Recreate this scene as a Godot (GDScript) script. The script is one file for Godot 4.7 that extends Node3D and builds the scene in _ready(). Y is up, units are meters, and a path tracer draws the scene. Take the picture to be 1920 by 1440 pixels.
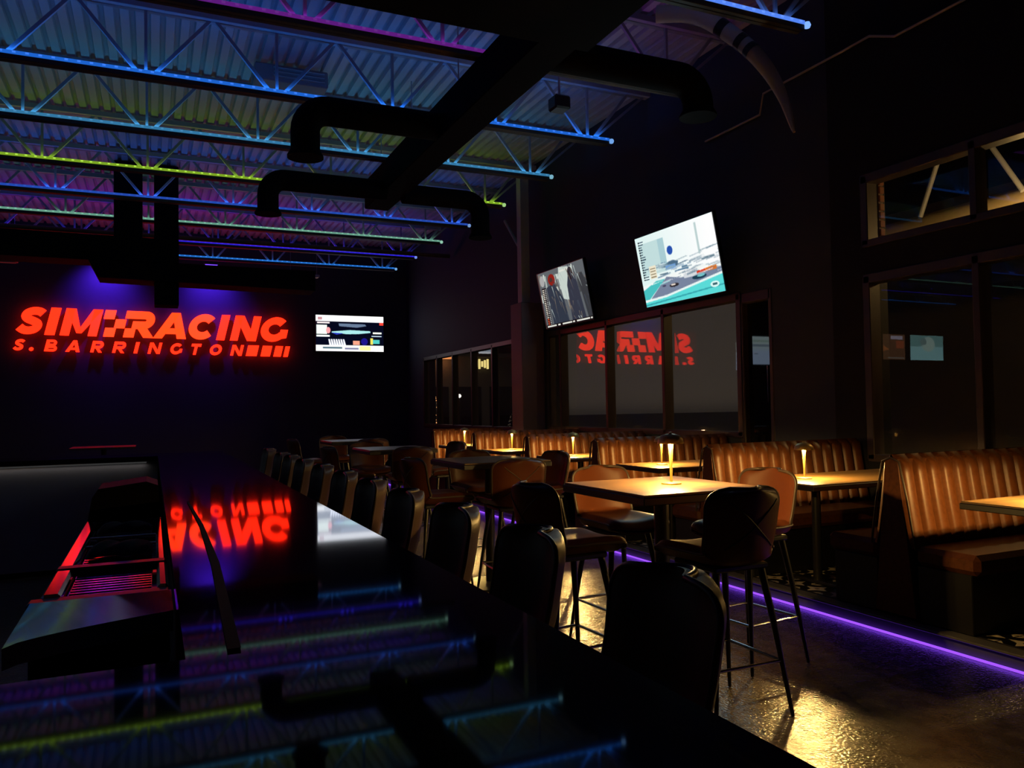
extends Node3D
# A bar and sim-racing lounge at night: U-shaped bar, booths along the window wall, LED-lit roof joists.

const WALL_X := 6.1
const SIGN_Z := -20.0
const LEFT_X := -15.0
const BACK_Z := 3.0
const DECK_Y := 5.72
var M := {}
var used := {}
var rng := RandomNumberGenerator.new()

# ------------------------------------------------------------------ helpers
func numbered(called: String) -> String:
	if not used.has(called):
		used[called] = 0
		return called
	used[called] += 1
	return "%s_%03d" % [called, used[called]]

func tag(o: Node, label: String, category: String, group := "", kind := "") -> void:
	if label: o.set_meta("label", label)
	if category: o.set_meta("category", category)
	if group: o.set_meta("group", group)
	if kind: o.set_meta("kind", kind)

func thing(called: String, at: Vector3, label: String, category: String, group := "", turn := 0.0) -> Node3D:
	var o := Node3D.new()
	o.name = numbered(called)
	add_child(o)
	o.position = at
	o.rotation.y = turn
	tag(o, label, category, group)
	return o

func part(called: String, mesh: Mesh, mat: Material, parent: Node, at := Vector3.ZERO, rot := Vector3.ZERO) -> MeshInstance3D:
	var o := MeshInstance3D.new()
	o.name = called
	o.mesh = mesh
	o.material_override = mat
	o.position = at
	o.rotation = rot
	parent.add_child(o, true)
	return o

func structure(called: String) -> Node3D:
	var o := Node3D.new()
	o.name = numbered(called)
	add_child(o)
	o.set_meta("kind", "structure")
	return o

func single(called: String, mesh: Mesh, mat: Material, at: Vector3, label: String, category: String, group := "", rot := Vector3.ZERO) -> MeshInstance3D:
	var o := part(numbered(called), mesh, mat, self, at, rot)
	tag(o, label, category, group)
	return o

func begin() -> SurfaceTool:
	var st := SurfaceTool.new()
	st.begin(Mesh.PRIMITIVE_TRIANGLES)
	return st

func tri(st: SurfaceTool, a: Vector3, b: Vector3, c: Vector3, na: Vector3, nb: Vector3, nc: Vector3, ua := Vector2.ZERO, ub := Vector2.ZERO, uc := Vector2.ZERO) -> void:
	var f := (b - a).cross(c - a)
	if f.dot(na + nb + nc) > 0.0:
		var t := b; b = c; c = t
		t = nb; nb = nc; nc = t
		var u := ub; ub = uc; uc = u
	st.set_normal(na); st.set_uv(ua); st.add_vertex(a)
	st.set_normal(nb); st.set_uv(ub); st.add_vertex(b)
	st.set_normal(nc); st.set_uv(uc); st.add_vertex(c)

func flat_quad(st: SurfaceTool, a: Vector3, b: Vector3, c: Vector3, d: Vector3, inner: Vector3) -> void:
	var n := (b - a).cross(c - a)
	if n.length() < 1e-12: n = (c - a).cross(d - a)
	n = n.normalized()
	if n.dot((a + b + c + d) / 4.0 - inner) < 0.0: n = -n
	tri(st, a, b, c, n, n, n)
	tri(st, a, c, d, n, n, n)

func flat_tri(st: SurfaceTool, a: Vector3, b: Vector3, c: Vector3, inner: Vector3) -> void:
	var n := (b - a).cross(c - a).normalized()
	if n.dot((a + b + c) / 3.0 - inner) < 0.0: n = -n
	tri(st, a, b, c, n, n, n)

# box with chamfered edges, added to st
func add_box(st: SurfaceTool, ctr: Vector3, size: Vector3, bevel := 0.0, xf := Transform3D.IDENTITY) -> void:
	var h := size * 0.5
	var b: float = minf(bevel, minf(h.x, minf(h.y, h.z)) * 0.9)
	var inner := xf * ctr
	var p := {}
	for sx in [-1, 1]:
		for sy in [-1, 1]:
			for sz in [-1, 1]:
				p[[sx, sy, sz]] = [
					xf * (ctr + Vector3(sx * h.x, sy * (h.y - b), sz * (h.z - b))),
					xf * (ctr + Vector3(sx * (h.x - b), sy * h.y, sz * (h.z - b))),
					xf * (ctr + Vector3(sx * (h.x - b), sy * (h.y - b), sz * h.z))]
	for s in [-1, 1]:
		flat_quad(st, p[[s, -1, -1]][0], p[[s, 1, -1]][0], p[[s, 1, 1]][0], p[[s, -1, 1]][0], inner)
		flat_quad(st, p[[-1, s, -1]][1], p[[1, s, -1]][1], p[[1, s, 1]][1], p[[-1, s, 1]][1], inner)
		flat_quad(st, p[[-1, -1, s]][2], p[[1, -1, s]][2], p[[1, 1, s]][2], p[[-1, 1, s]][2], inner)
	if b <= 0.0: return
	for s in [-1, 1]:
		for t in [-1, 1]:
			flat_quad(st, p[[s, t, -1]][0], p[[s, t, 1]][0], p[[s, t, 1]][1], p[[s, t, -1]][1], inner)
			flat_quad(st, p[[s, -1, t]][0], p[[s, 1, t]][0], p[[s, 1, t]][2], p[[s, -1, t]][2], inner)
			flat_quad(st, p[[-1, s, t]][1], p[[1, s, t]][1], p[[1, s, t]][2], p[[-1, s, t]][2], inner)
	for k in p: flat_tri(st, p[k][0], p[k][1], p[k][2], inner)

func box(size: Vector3, bevel := 0.0, ctr := Vector3.ZERO) -> Mesh:
	var st := begin()
	add_box(st, ctr, size, bevel)
	return st.commit()

func span(a: Vector3, b: Vector3, bevel := 0.0) -> Mesh:
	return box((b - a).abs(), bevel, (a + b) * 0.5)

# tube through points with a radius for each
func add_tube(st: SurfaceTool, pts: Array, radii, sides := 10, caps := true) -> void:
	var n := pts.size()
	var rad := func(i: int) -> float: return radii[i] if radii is Array else float(radii)
	var rings := []
	var up := Vector3.UP
	for i in n:
		var d: Vector3 = (pts[mini(i + 1, n - 1)] - pts[maxi(i - 1, 0)]).normalized()
		if i == 0 and absf(d.dot(up)) > 0.9: up = Vector3.RIGHT
		var x := up.cross(d).normalized()
		var y := d.cross(x).normalized()
		up = y
		var ring := []
		for k in sides + 1:
			var a := TAU * k / sides
			var dir := x * cos(a) + y * sin(a)
			ring.append([pts[i] + dir * rad.call(i), dir])
		rings.append(ring)
	for i in n - 1:
		for k in sides:
			var a: Array = rings[i][k]
			var b: Array = rings[i][k + 1]
			var c: Array = rings[i + 1][k + 1]
			var d: Array = rings[i + 1][k]
			tri(st, a[0], b[0], c[0], a[1], b[1], c[1])
			tri(st, a[0], c[0], d[0], a[1], c[1], d[1])
	if caps:
		for e in [0, n - 1]:
			var dir: Vector3 = (pts[e] - pts[1 if e == 0 else n - 2]).normalized()
			for k in sides:
				tri(st, pts[e], rings[e][k][0], rings[e][k + 1][0], dir, dir, dir)

func tube(pts: Array, radii, sides := 10, caps := true) -> Mesh:
	var st := begin()
	add_tube(st, pts, radii, sides, caps)
	return st.commit()

# profile of (radius, height) turned round y
func lathe(profile: Array, sides := 24) -> Mesh:
	var st := begin()
	for i in profile.size() - 1:
		var p: Vector2 = profile[i]
		var q: Vector2 = profile[i + 1]
		var t := (q - p).normalized()
		var nn := Vector2(t.y, -t.x)
		var pn := nn
		var qn := nn
		if i > 0:
			var t0: Vector2 = (p - profile[i - 1]).normalized()
			if t0.dot(t) > 0.6: pn = (nn + Vector2(t0.y, -t0.x)).normalized()
		if i < profile.size() - 2:
			var t1: Vector2 = (profile[i + 2] - q).normalized()
			if t1.dot(t) > 0.6: qn = (nn + Vector2(t1.y, -t1.x)).normalized()
		for k in sides:
			var a := TAU * k / sides
			var b := TAU * (k + 1) / sides
			var da := Vector3(cos(a), 0, sin(a))
			var db := Vector3(cos(b), 0, sin(b))
			var P := func(d: Vector3, v: Vector2) -> Vector3: return d * v.x + Vector3.UP * v.y
			if p.x > 1e-6: tri(st, P.call(da, p), P.call(db, p), P.call(da, q), P.call(da, pn), P.call(db, pn), P.call(da, qn))
			if q.x > 1e-6: tri(st, P.call(db, p), P.call(db, q), P.call(da, q), P.call(db, pn), P.call(db, qn), P.call(da, qn))
	return st.commit()

# grid of points (rows of equal length) with smooth normals pointing along the side that "out" prefers
func add_grid(st: SurfaceTool, rows: Array, flip := false, uv := false) -> void:
	var h := rows.size()
	var w: int = rows[0].size()
	var nrm := []
	for j in h:
		var line := []
		for i in w:
			var du: Vector3 = rows[j][mini(i + 1, w - 1)] - rows[j][maxi(i - 1, 0)]
			var dv: Vector3 = rows[mini(j + 1, h - 1)][i] - rows[maxi(j - 1, 0)][i]
			var n := du.cross(dv).normalized()
			line.append(-n if flip else n)
		nrm.append(line)
	for j in h - 1:
		for i in w - 1:
			var ua := Vector2(float(i) / (w - 1), float(j) / (h - 1))
			var uc := Vector2(float(i + 1) / (w - 1), float(j + 1) / (h - 1))
			tri(st, rows[j][i], rows[j][i + 1], rows[j + 1][i + 1], nrm[j][i], nrm[j][i + 1], nrm[j + 1][i + 1], ua, Vector2(uc.x, ua.y), uc)
			tri(st, rows[j][i], rows[j + 1][i + 1], rows[j + 1][i], nrm[j][i], nrm[j + 1][i + 1], nrm[j + 1][i], ua, uc, Vector2(ua.x, uc.y))

func curve(pts: Array, steps := 6) -> Array:
	var out := []
	for i in pts.size() - 1:
		var p0 = pts[maxi(i - 1, 0)]
		var p1 = pts[i]
		var p2 = pts[i + 1]
		var p3 = pts[mini(i + 2, pts.size() - 1)]
		for k in steps:
			out.append(p1.cubic_interpolate(p2, p0, p3, float(k) / steps))
	out.append(pts[-1])
	return out

func paint(color: Color, rough := 0.6, metal := 0.0, spec := 0.5) -> StandardMaterial3D:
	var m := StandardMaterial3D.new()
	m.albedo_color = color
	m.roughness = rough
	m.metallic = metal
	m.metallic_specular = spec
	return m

func linear(r: float, g: float, b: float) -> Color:
	return Color(r, g, b).linear_to_srgb()

func glow(r: float, g: float, b: float) -> StandardMaterial3D:
	# emission given in linear light
	var top: float = maxf(r, maxf(g, b))
	var m := paint(Color(0.02, 0.02, 0.02), 0.5)
	m.emission_enabled = true
	m.emission = Color(r / top, g / top, b / top).linear_to_srgb()
	m.emission_energy_multiplier = top
	return m

func noise_texture(freq: float, size := 512, normal := false, strength := 4.0, ramp: Array = [], sd := 1, octaves := 3) -> NoiseTexture2D:
	var n := FastNoiseLite.new()
	n.noise_type = FastNoiseLite.TYPE_SIMPLEX_SMOOTH
	n.seed = sd
	n.frequency = freq
	n.fractal_octaves = octaves
	var t := NoiseTexture2D.new()
	t.width = size
	t.height = size
	t.seamless = true
	t.noise = n
	if normal:
		t.as_normal_map = true
		t.bump_strength = strength
	if ramp:
		var g := Gradient.new()
		g.offsets = PackedFloat32Array([0.0, 0.5, 1.0])
		g.colors = PackedColorArray(ramp)
		t.color_ramp = g
	return t

# ------------------------------------------------------------------ lights
func omni(parent: Node, at: Vector3, color: Color, energy: float, size := 0.02, reach := 30.0) -> void:
	var l := OmniLight3D.new()
	l.name = "glow_light"
	l.light_color = color
	l.light_energy = energy
	l.light_size = size
	l.omni_range = reach
	l.omni_attenuation = 2.0
	l.shadow_enabled = true
	l.position = at
	parent.add_child(l, true)

func area(parent: Node, at: Vector3, rot: Vector3, size: Vector2, color: Color, energy: float) -> void:
	var l := AreaLight3D.new()
	l.name = "panel_light"
	l.area_size = size
	l.area_normalize_energy = true
	l.light_color = color
	l.light_energy = energy
	l.area_range = 30.0
	l.shadow_enabled = true
	l.position = at
	l.rotation = rot
	parent.add_child(l, true)

# ------------------------------------------------------------------ main
func _ready() -> void:
	rng.seed = 7
	# camera
	var cam := Camera3D.new()
	cam.name = "camera"
	cam.fov = rad_to_deg(2.0 * atan(720.0 / 1483.0))
	cam.near = 0.05
	cam.far = 400.0
	cam.transform = Transform3D(Basis(Vector3(0.91012676, -0.01600069, 0.41402084), Vector3(0.00194507, 0.99940803, 0.0343484), Vector3(-0.41432535, -0.03045609, 0.90961911)), Vector3(0, 1.48, 0))
	add_child(cam)
	cam.current = true
	# night sky over a lit-up suburb
	var sky_mat := ProceduralSkyMaterial.new()
	sky_mat.sky_top_color = linear(0.024, 0.021, 0.021)
	sky_mat.sky_horizon_color = linear(0.036, 0.028, 0.021)
	sky_mat.ground_bottom_color = linear(0.01, 0.008, 0.007)
	sky_mat.ground_horizon_color = linear(0.02, 0.016, 0.013)
	sky_mat.sun_angle_max = 1.0
	var sky := Sky.new()
	sky.sky_material = sky_mat
	var env := Environment.new()
	env.background_mode = Environment.BG_SKY
	env.sky = sky
	env.tonemap_mode = Environment.TONE_MAPPER_LINEAR
	env.tonemap_exposure = 1.0
	env.sdfgi_enabled = true
	env.ssao_enabled = true
	env.ssil_enabled = true
	var we := WorldEnvironment.new()
	we.name = "night"
	we.environment = env
	add_child(we)
	make_materials()
	build_shell()
	build_outside()
	build_joists()
	build_ducts()
	build_ceiling_bits()
	build_platform()
	build_bar()
	build_sign()
	build_screens()
	build_booths()
	build_high_tables()
	build_bar_stools()
	build_back_area()

func make_materials() -> void:
	var fl := paint(linear(0.15, 0.13, 0.10), 0.2, 0.0, 0.6)
	fl.albedo_texture = noise_texture(0.012, 512, false, 4.0, [Color(0.55, 0.53, 0.5), Color(0.85, 0.83, 0.8), Color(1, 1, 1)], 3, 5)
	fl.uv1_triplanar = true
	fl.uv1_world_triplanar = true
	fl.uv1_scale = Vector3.ONE * 0.8
	fl.normal_enabled = true
	fl.normal_texture = noise_texture(0.06, 1024, true, 2.0, [], 5, 2)
	fl.normal_scale = 0.6
	M.floor = fl
	M.wall = paint(linear(0.034, 0.040, 0.062), 0.7, 0.0, 0.25)
	M.wall_far = paint(linear(0.055, 0.048, 0.062), 0.65, 0.0, 0.3)
	M.wall_black = paint(linear(0.007, 0.007, 0.008), 0.7, 0.0, 0.3)
	M.deck = paint(linear(0.42, 0.42, 0.43), 0.55)
	M.steel = paint(linear(0.30, 0.31, 0.33), 0.5)
	M.chord_dark = paint(linear(0.05, 0.05, 0.055), 0.6)
	M.duct = paint(linear(0.004, 0.004, 0.005), 0.8, 0.0, 0.15)
	M.pipe = paint(linear(0.10, 0.06, 0.04), 0.5)
	M.flex = paint(linear(0.48, 0.41, 0.35), 0.8)
	M.frame = paint(linear(0.035, 0.022, 0.022), 0.45)
	M.column = paint(linear(0.10, 0.07, 0.08), 0.6)
	var gl := paint(Color(0.9, 0.92, 0.92, 0.03), 0.0)
	gl.transparency = BaseMaterial3D.TRANSPARENCY_ALPHA
	gl.metallic_specular = 0.6
	M.glass = gl
	M.black_glass = paint(linear(0.004, 0.004, 0.005), 0.02)
	var bt := paint(linear(0.006, 0.006, 0.008), 0.04)
	bt.albedo_texture = noise_texture(0.08, 512, false, 4.0, [Color(0.3, 0.3, 0.3), Color(0.8, 0.8, 0.8), Color(1, 1, 1)], 9, 3)
	bt.uv1_triplanar = true
	bt.uv1_world_triplanar = true
	bt.uv1_scale = Vector3.ONE * 2.0
	M.bar_top = bt
	M.bar_body = paint(linear(0.012, 0.011, 0.012), 0.5)
	M.panel_grey = paint(linear(0.62, 0.61, 0.62), 0.5)
	var le := paint(linear(0.105, 0.034, 0.010), 0.42, 0.0, 0.35)
	le.albedo_texture = noise_texture(0.03, 256, false, 4.0, [Color(0.8, 0.78, 0.76), Color(0.95, 0.94, 0.93), Color(1, 1, 1)], 12, 4)
	le.uv1_triplanar = true
	le.uv1_scale = Vector3.ONE * 3.0
	M.leather = le
	M.stool_leather = paint(linear(0.080, 0.022, 0.008), 0.42, 0.0, 0.3)
	M.bar_leather = paint(linear(0.075, 0.042, 0.028), 0.45, 0.0, 0.3)
	M.piping = paint(linear(0.05, 0.035, 0.028), 0.4, 0.0, 0.35)
	var wd := paint(linear(0.24, 0.145, 0.055), 0.36)
	wd.albedo_texture = wood_image()
	wd.uv1_triplanar = true
	wd.uv1_scale = Vector3(0.9, 0.9, 0.9)
	M.wood = wd
	M.edge = paint(linear(0.012, 0.010, 0.009), 0.4)
	M.black_metal = paint(linear(0.012, 0.012, 0.013), 0.3)
	M.chrome = paint(linear(0.6, 0.6, 0.62), 0.12, 1.0)
	M.brass = paint(linear(0.55, 0.38, 0.13), 0.42, 0.6)
	M.stainless = paint(linear(0.55, 0.55, 0.57), 0.12, 1.0)
	M.pale_steel = paint(linear(0.6, 0.6, 0.66), 0.09, 1.0)
	M.stem = paint(linear(0.70, 0.48, 0.14), 0.45, 0.3)
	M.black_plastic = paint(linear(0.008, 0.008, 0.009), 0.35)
	M.cloth = paint(linear(0.010, 0.009, 0.010), 0.9)
	M.bulb = glow(9.0, 6.0, 2.0)
	M.asphalt = paint(linear(0.03, 0.028, 0.026), 0.9)
	M.facade = paint(linear(0.05, 0.042, 0.036), 0.9)
	M.brick = paint(linear(0.30, 0.10, 0.045), 0.85)
	M.mortar = paint(linear(0.16, 0.10, 0.07), 0.9)

func wood_image() -> ImageTexture:
	var n := FastNoiseLite.new()
	n.seed = 21
	n.frequency = 0.02
	n.fractal_octaves = 4
	var im := Image.create(256, 256, false, Image.FORMAT_RGB8)
	for y in 256:
		for x in 256:
			var plank := int(y / 32.0)
			var g := n.get_noise_2d(x * 0.25 + plank * 91.0, y * 4.0) * 0.5 + 0.5
			var tone := 0.72 + 0.28 * g + 0.08 * sin(plank * 2.7)
			if y % 32 == 0: tone *= 0.7
			im.set_pixel(x, y, Color(tone, tone * 0.97, tone * 0.93))
	return ImageTexture.create_from_image(im)

# ------------------------------------------------------------------ the shell
func build_shell() -> void:
	var f := structure("floor")
	part("floor_slab", span(Vector3(LEFT_X - 0.3, -0.3, SIGN_Z - 0.3), Vector3(WALL_X + 0.3, 0, BACK_Z + 0.3)), M.floor, f)
	var wf := structure("wall_front")
	part("wall_panel", span(Vector3(LEFT_X - 0.3, 0, SIGN_Z - 0.3), Vector3(WALL_X + 0.3, 6.1, SIGN_Z)), M.wall_far, wf)
	var wl := structure("wall_left")
	part("wall_panel", span(Vector3(LEFT_X - 0.3, 0, SIGN_Z), Vector3(LEFT_X, 6.1, BACK_Z + 0.3)), M.wall_black, wl)
	var wb := structure("wall_back")
	part("wall_panel", span(Vector3(LEFT_X, 0, BACK_Z), Vector3(WALL_X + 0.3, 6.1, BACK_Z + 0.3)), M.wall_black, wb)
	# window wall: openings A (far), B (middle, with a glass door beside), C (near, with transoms)
	var wr := structure("wall_right")
	var x0 := WALL_X
	var x1 := WALL_X + 0.3
	var S := func(z0: float, z1: float, y0: float, y1: float, m: Material) -> void:
		part("wall_section", span(Vector3(x0, y0, z0), Vector3(x1, y1, z1)), m, wr)
	S.call(SIGN_Z, -18.62, 0.0, 2.74, M.wall)
	S.call(-18.62, -13.2, 0.0, 1.08, M.wall)
	S.call(SIGN_Z, -5.75, 2.74, 6.1, M.wall)
	S.call(-13.2, -11.92, 0.0, 2.74, M.wall)
	S.call(-11.92, -7.08, 0.0, 1.12, M.wall)
	S.call(-6.62, -5.75, 0.0, 2.74, M.wall)
	S.call(-5.75, -5.36, 0.0, 6.1, M.wall_black)
	S.call(-5.36, BACK_Z + 0.3, 3.6, 6.1, M.wall_black)
	S.call(-5.36, BACK_Z + 0.3, 2.66, 2.95, M.wall_black)
	S.call(-5.36, BACK_Z + 0.3, 0.0, 0.95, M.wall_black)
	S.call(-0.6, BACK_Z + 0.3, 0.95, 2.66, M.wall_black)
	S.call(-0.6, BACK_Z + 0.3, 2.95, 3.6, M.wall_black)
	# deck of ribbed roof sheet, ribs running away from the bar, with the roof closed above it
	var st := begin()
	var x := LEFT_X
	var za := SIGN_Z - 0.1
	var zb := BACK_Z + 0.1
	var prof := [Vector2(0, 0), Vector2(0.085, 0), Vector2(0.10, 0.045), Vector2(0.135, 0.045), Vector2(0.15, 0)]
	while x < WALL_X + 0.1:
		for i in 4:
			var a: Vector2 = prof[i]
			var b: Vector2 = prof[i + 1]
			flat_quad(st, Vector3(x + a.x, DECK_Y + a.y, za), Vector3(x + b.x, DECK_Y + b.y, za), Vector3(x + b.x, DECK_Y + b.y, zb), Vector3(x + a.x, DECK_Y + a.y, zb), Vector3(x + 0.08, DECK_Y + 1.0, (za + zb) / 2))
		x += 0.15
	var c := structure("ceiling")
	part("ribbed_deck", st.commit(), M.deck, c)
	part("roof_slab", span(Vector3(LEFT_X - 0.3, DECK_Y + 0.06, SIGN_Z - 0.3), Vector3(WALL_X + 0.3, DECK_Y + 0.4, BACK_Z + 0.3)), M.duct, c)
	# windows
	window(1, -18.62, -13.2, 1.08, 2.74, [-17.6, -16.55, -15.4, -14.3], false)
	window(2, -11.92, -7.08, 1.12, 2.74, [-11.44, -10.0, -8.58], true)
	window(3, -5.36, -0.6, 2.95, 3.6, [-4.25, -3.1, -1.95], false)
	window(4, -5.36, -0.6, 0.95, 2.66, [-4.25, -3.1, -1.95], false)
	# black glass door between the window and the wall
	var d := structure("door_1")
	part("door_leaf", span(Vector3(WALL_X + 0.06, 0, -7.08), Vector3(WALL_X + 0.12, 2.66, -6.62)), M.black_glass, d)
	part("door_frame", span(Vector3(WALL_X - 0.01, 2.62, -7.10), Vector3(WALL_X + 0.28, 2.74, -6.60), 0.01), M.frame, d)
	part("door_frame", span(Vector3(WALL_X - 0.01, 0, -7.12), Vector3(WALL_X + 0.28, 2.74, -7.04), 0.01), M.frame, d)
	part("door_frame", span(Vector3(WALL_X - 0.01, 0, -6.64), Vector3(WALL_X + 0.28, 2.74, -6.58), 0.01), M.frame, d)
	part("door_handle", tube([Vector3(WALL_X + 0.03, 1.5, -6.7), Vector3(WALL_X + 0.03, 1.9, -6.7)], 0.012), M.stainless, d)
	# steel column boxed in at its foot, with its knee brace
	var col := thing("steel_column", Vector3(5.86, 0.11, -12.2), "dark purple-grey boxed-in steel column with knee brace between the two window groups", "column")
	part("boxed_base", box(Vector3(0.42, 3.15, 0.44), 0.01, Vector3(0.0, 1.575, 0)), M.column, col)
	part("post", box(Vector3(0.16, 2.45, 0.16), 0.005, Vector3(-0.05, 4.33, 0)), M.steel, col)
	part("knee_brace", tube([Vector3(-0.05, 4.05, -0.05), Vector3(-0.05, 4.75, -0.75)], 0.03, 6), M.steel, col)

func window(n: int, z0: float, z1: float, y0: float, y1: float, mullions: Array, double: bool) -> void:
	var w := structure("window_%d" % n)
	var x := WALL_X + 0.06
	var t := 0.07
	part("window_frame", span(Vector3(WALL_X - 0.02, y1 - t, z0), Vector3(WALL_X + 0.12, y1 + 0.02, z1), 0.006), M.frame, w)
	part("window_frame", span(Vector3(WALL_X - 0.02, y0 - 0.02, z0), Vector3(WALL_X + 0.12, y0 + t * 0.7, z1), 0.006), M.frame, w)
	part("window_frame", span(Vector3(WALL_X - 0.02, y0, z0 - 0.01), Vector3(WALL_X + 0.12, y1, z0 + t), 0.006), M.frame, w)
	part("window_frame", span(Vector3(WALL_X - 0.02, y0, z1 - t), Vector3(WALL_X + 0.12, y1, z1 + 0.01), 0.006), M.frame, w)
	var edges := [z0] + mullions + [z1]
	for m in mullions:
		part("mullion", span(Vector3(WALL_X - 0.02, y0, m - 0.032), Vector3(WALL_X + 0.12, y1, m + 0.032), 0.006), M.frame, w)
	for i in edges.size() - 1:
		var a: float = edges[i]
		var b: float = edges[i + 1]
		var mid := Vector3(x, (y0 + y1) / 2, (a + b) / 2)
		var pane := QuadMesh.new()
		pane.size = Vector2(b - a, y1 - y0)
		# sealed double glazing: two sheets that are never quite parallel
		part("pane", pane, M.glass, w, mid, Vector3(-0.010 if double else -0.002, -PI / 2 - (0.0055 if double else 0.0), 0.0))
		if double:
			var o := part("pane", pane, M.glass, w, mid + Vector3(0.03, 0, 0), Vector3(0, -PI / 2 - 0.0028, 0.0))
			o.rotation.x = -0.0095

# ------------------------------------------------------------------ outside
func build_outside() -> void:
	var g := part("ground", span(Vector3(WALL_X + 0.4, -0.4, -140), Vector3(120, -0.12, 60)), M.asphalt, self)
	tag(g, "dark asphalt parking lot outside the windows", "ground", "", "structure")
	var b := thing("shop_building", Vector3(15.0, -0.12, -47), "dark shop building across the lot with glowing yellow sign", "building")
	part("wall", box(Vector3(17.4, 9.0, 4.0), 0.0, Vector3(0, 4.5, -2)), M.facade, b)
	part("parapet", box(Vector3(17.6, 0.5, 0.3), 0.02, Vector3(0, 9.0, 0.1)), M.facade, b)
	part("cornice", box(Vector3(17.5, 0.25, 0.8), 0.02, Vector3(0, 5.0, 0.3)), M.facade, b)
	var soffit := glow(1.0, 0.34, 0.10)
	for q in [[0.62, 0.62], [1.7, 0.85]]:
		part("soffit_light", box(Vector3(q[1], 0.12, 0.5), 0.0, Vector3(q[0], 4.80, 0.45)), soffit, b)
		omni(b, Vector3(q[0], 4.6, 0.6), linear(1.0, 0.4, 0.14), 0.5, 0.05)
	for k in 5:
		part("lit_sign_stroke", box(Vector3(0.13, 0.5 + 0.16 * sin(k * 2.1), 0.1), 0.02, Vector3(3.86 + k * 0.19, 4.45, 0.2)), glow(0.95, 0.75, 0.25), b)
	for k in 4: part("shop_window", box(Vector3(1.6, 2.6, 0.08), 0.0, Vector3(-1.0 + k * 2.2, 1.7, 0.02)), M.black_glass, b)
	lit_tree(Vector3(14.9, -0.12, -44.2), 3.2, 0.75, [1.0, 0.42, 0.14], "conifer wound with orange lights in front of the shop building")
	lit_tree(Vector3(23.0, -0.12, -44.0), 1.9, 0.7, [0.8, 0.62, 0.42], "small conifer with pale lights at the right corner of the shop building")
	for s in [[16.6, 2.25, -44.0, "white globe lamp post left of the shop door"], [18.6, 3.0, -43.0, "white globe lamp post under the glowing shop sign"]]:
		var l := thing("lamp_post", Vector3(s[0], -0.12, s[2]), s[3], "lamp post", "lamp posts outside")
		part("pole", tube([Vector3.ZERO, Vector3(0, s[1], 0)], 0.04, 8), M.black_metal, l)
		part("lamp_globe", lathe([Vector2(0, -0.12), Vector2(0.085, -0.085), Vector2(0.12, 0), Vector2(0.085, 0.085), Vector2(0, 0.12)], 12), glow(1.4, 1.35, 1.2), l, Vector3(0, s[1] + 0.12, 0))
		omni(l, Vector3(0, s[1] + 0.12, 0), Color(1, 0.95, 0.85), 0.6, 0.1)
	var nw := thing("boundary_wall", Vector3(12.5, -0.12, -3.5), "dark tall boundary wall outside the near windows", "wall")
	part("wall_face", box(Vector3(0.3, 4.6, 16.0), 0.0, Vector3(0, 2.3, 0)), M.facade, nw)
	part("coping", box(Vector3(0.4, 0.12, 16.0), 0.01, Vector3(0, 4.64, 0)), M.facade, nw)
	# canopy over the near windows: soffit, outer beam and V braces lit by a warm wall lantern
	var c := thing("canopy", Vector3(0, 0, 0), "outdoor canopy with steel V braces and warm-lit beam behind the near transom", "canopy")
	part("soffit", span(Vector3(WALL_X + 0.35, 5.0, -9.5), Vector3(10.4, 5.2, 2)), M.facade, c)
	part("fascia", span(Vector3(10.4, 3.9, -9.5), Vector3(10.5, 5.2, 2)), M.wall_black, c)
	var beam := begin()
	add_tube(beam, [Vector3(8.7, 3.55, -9.3), Vector3(8.7, 3.75, 2)], 0.19, 14)
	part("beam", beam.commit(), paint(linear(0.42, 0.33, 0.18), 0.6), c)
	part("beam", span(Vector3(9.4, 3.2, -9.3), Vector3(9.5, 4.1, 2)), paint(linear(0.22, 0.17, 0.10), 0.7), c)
	for z in [-6.62, -4.1]:
		part("brace", tube([Vector3(8.5, 3.72, z), Vector3(8.5, 4.95, z + 0.52)], 0.03, 8), M.steel, c)
		part("brace", tube([Vector3(8.5, 4.95, z + 0.55), Vector3(8.5, 3.72, z + 1.25)], 0.03, 8), M.steel, c)
	var w := thing("wall_lantern", Vector3(8.0, 3.25, -4.8), "warm lantern hung outside under the canopy beam", "lamp")
	part("hanger", tube([Vector3(0, 0.1, 0), Vector3(0, 1.75, 0)], 0.012, 6), M.black_metal, w)
	part("lamp_glass", box(Vector3(0.12, 0.22, 0.12), 0.02), glow(3.0, 1.6, 0.5), w)
	omni(w, Vector3.ZERO, linear(1.0, 0.62, 0.22), 1.5, 0.05)
	# brick reveal of the near window
	var r := thing("brick_reveal", Vector3(WALL_X + 0.14, 2.96, -5.27), "orange-lit strip of brickwork at the left edge of the near transom", "brickwork")
	part("mortar_bed", box(Vector3(0.06, 0.64, 0.05), 0.0, Vector3(0.03, 0.32, -0.05)), M.mortar, r)
	var bm := box(Vector3(0.062, 0.065, 0.06), 0.006)
	for k in 8:
		part("brick", bm, M.brick, r, Vector3(0.032, 0.04 + k * 0.08, -0.04))

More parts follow.
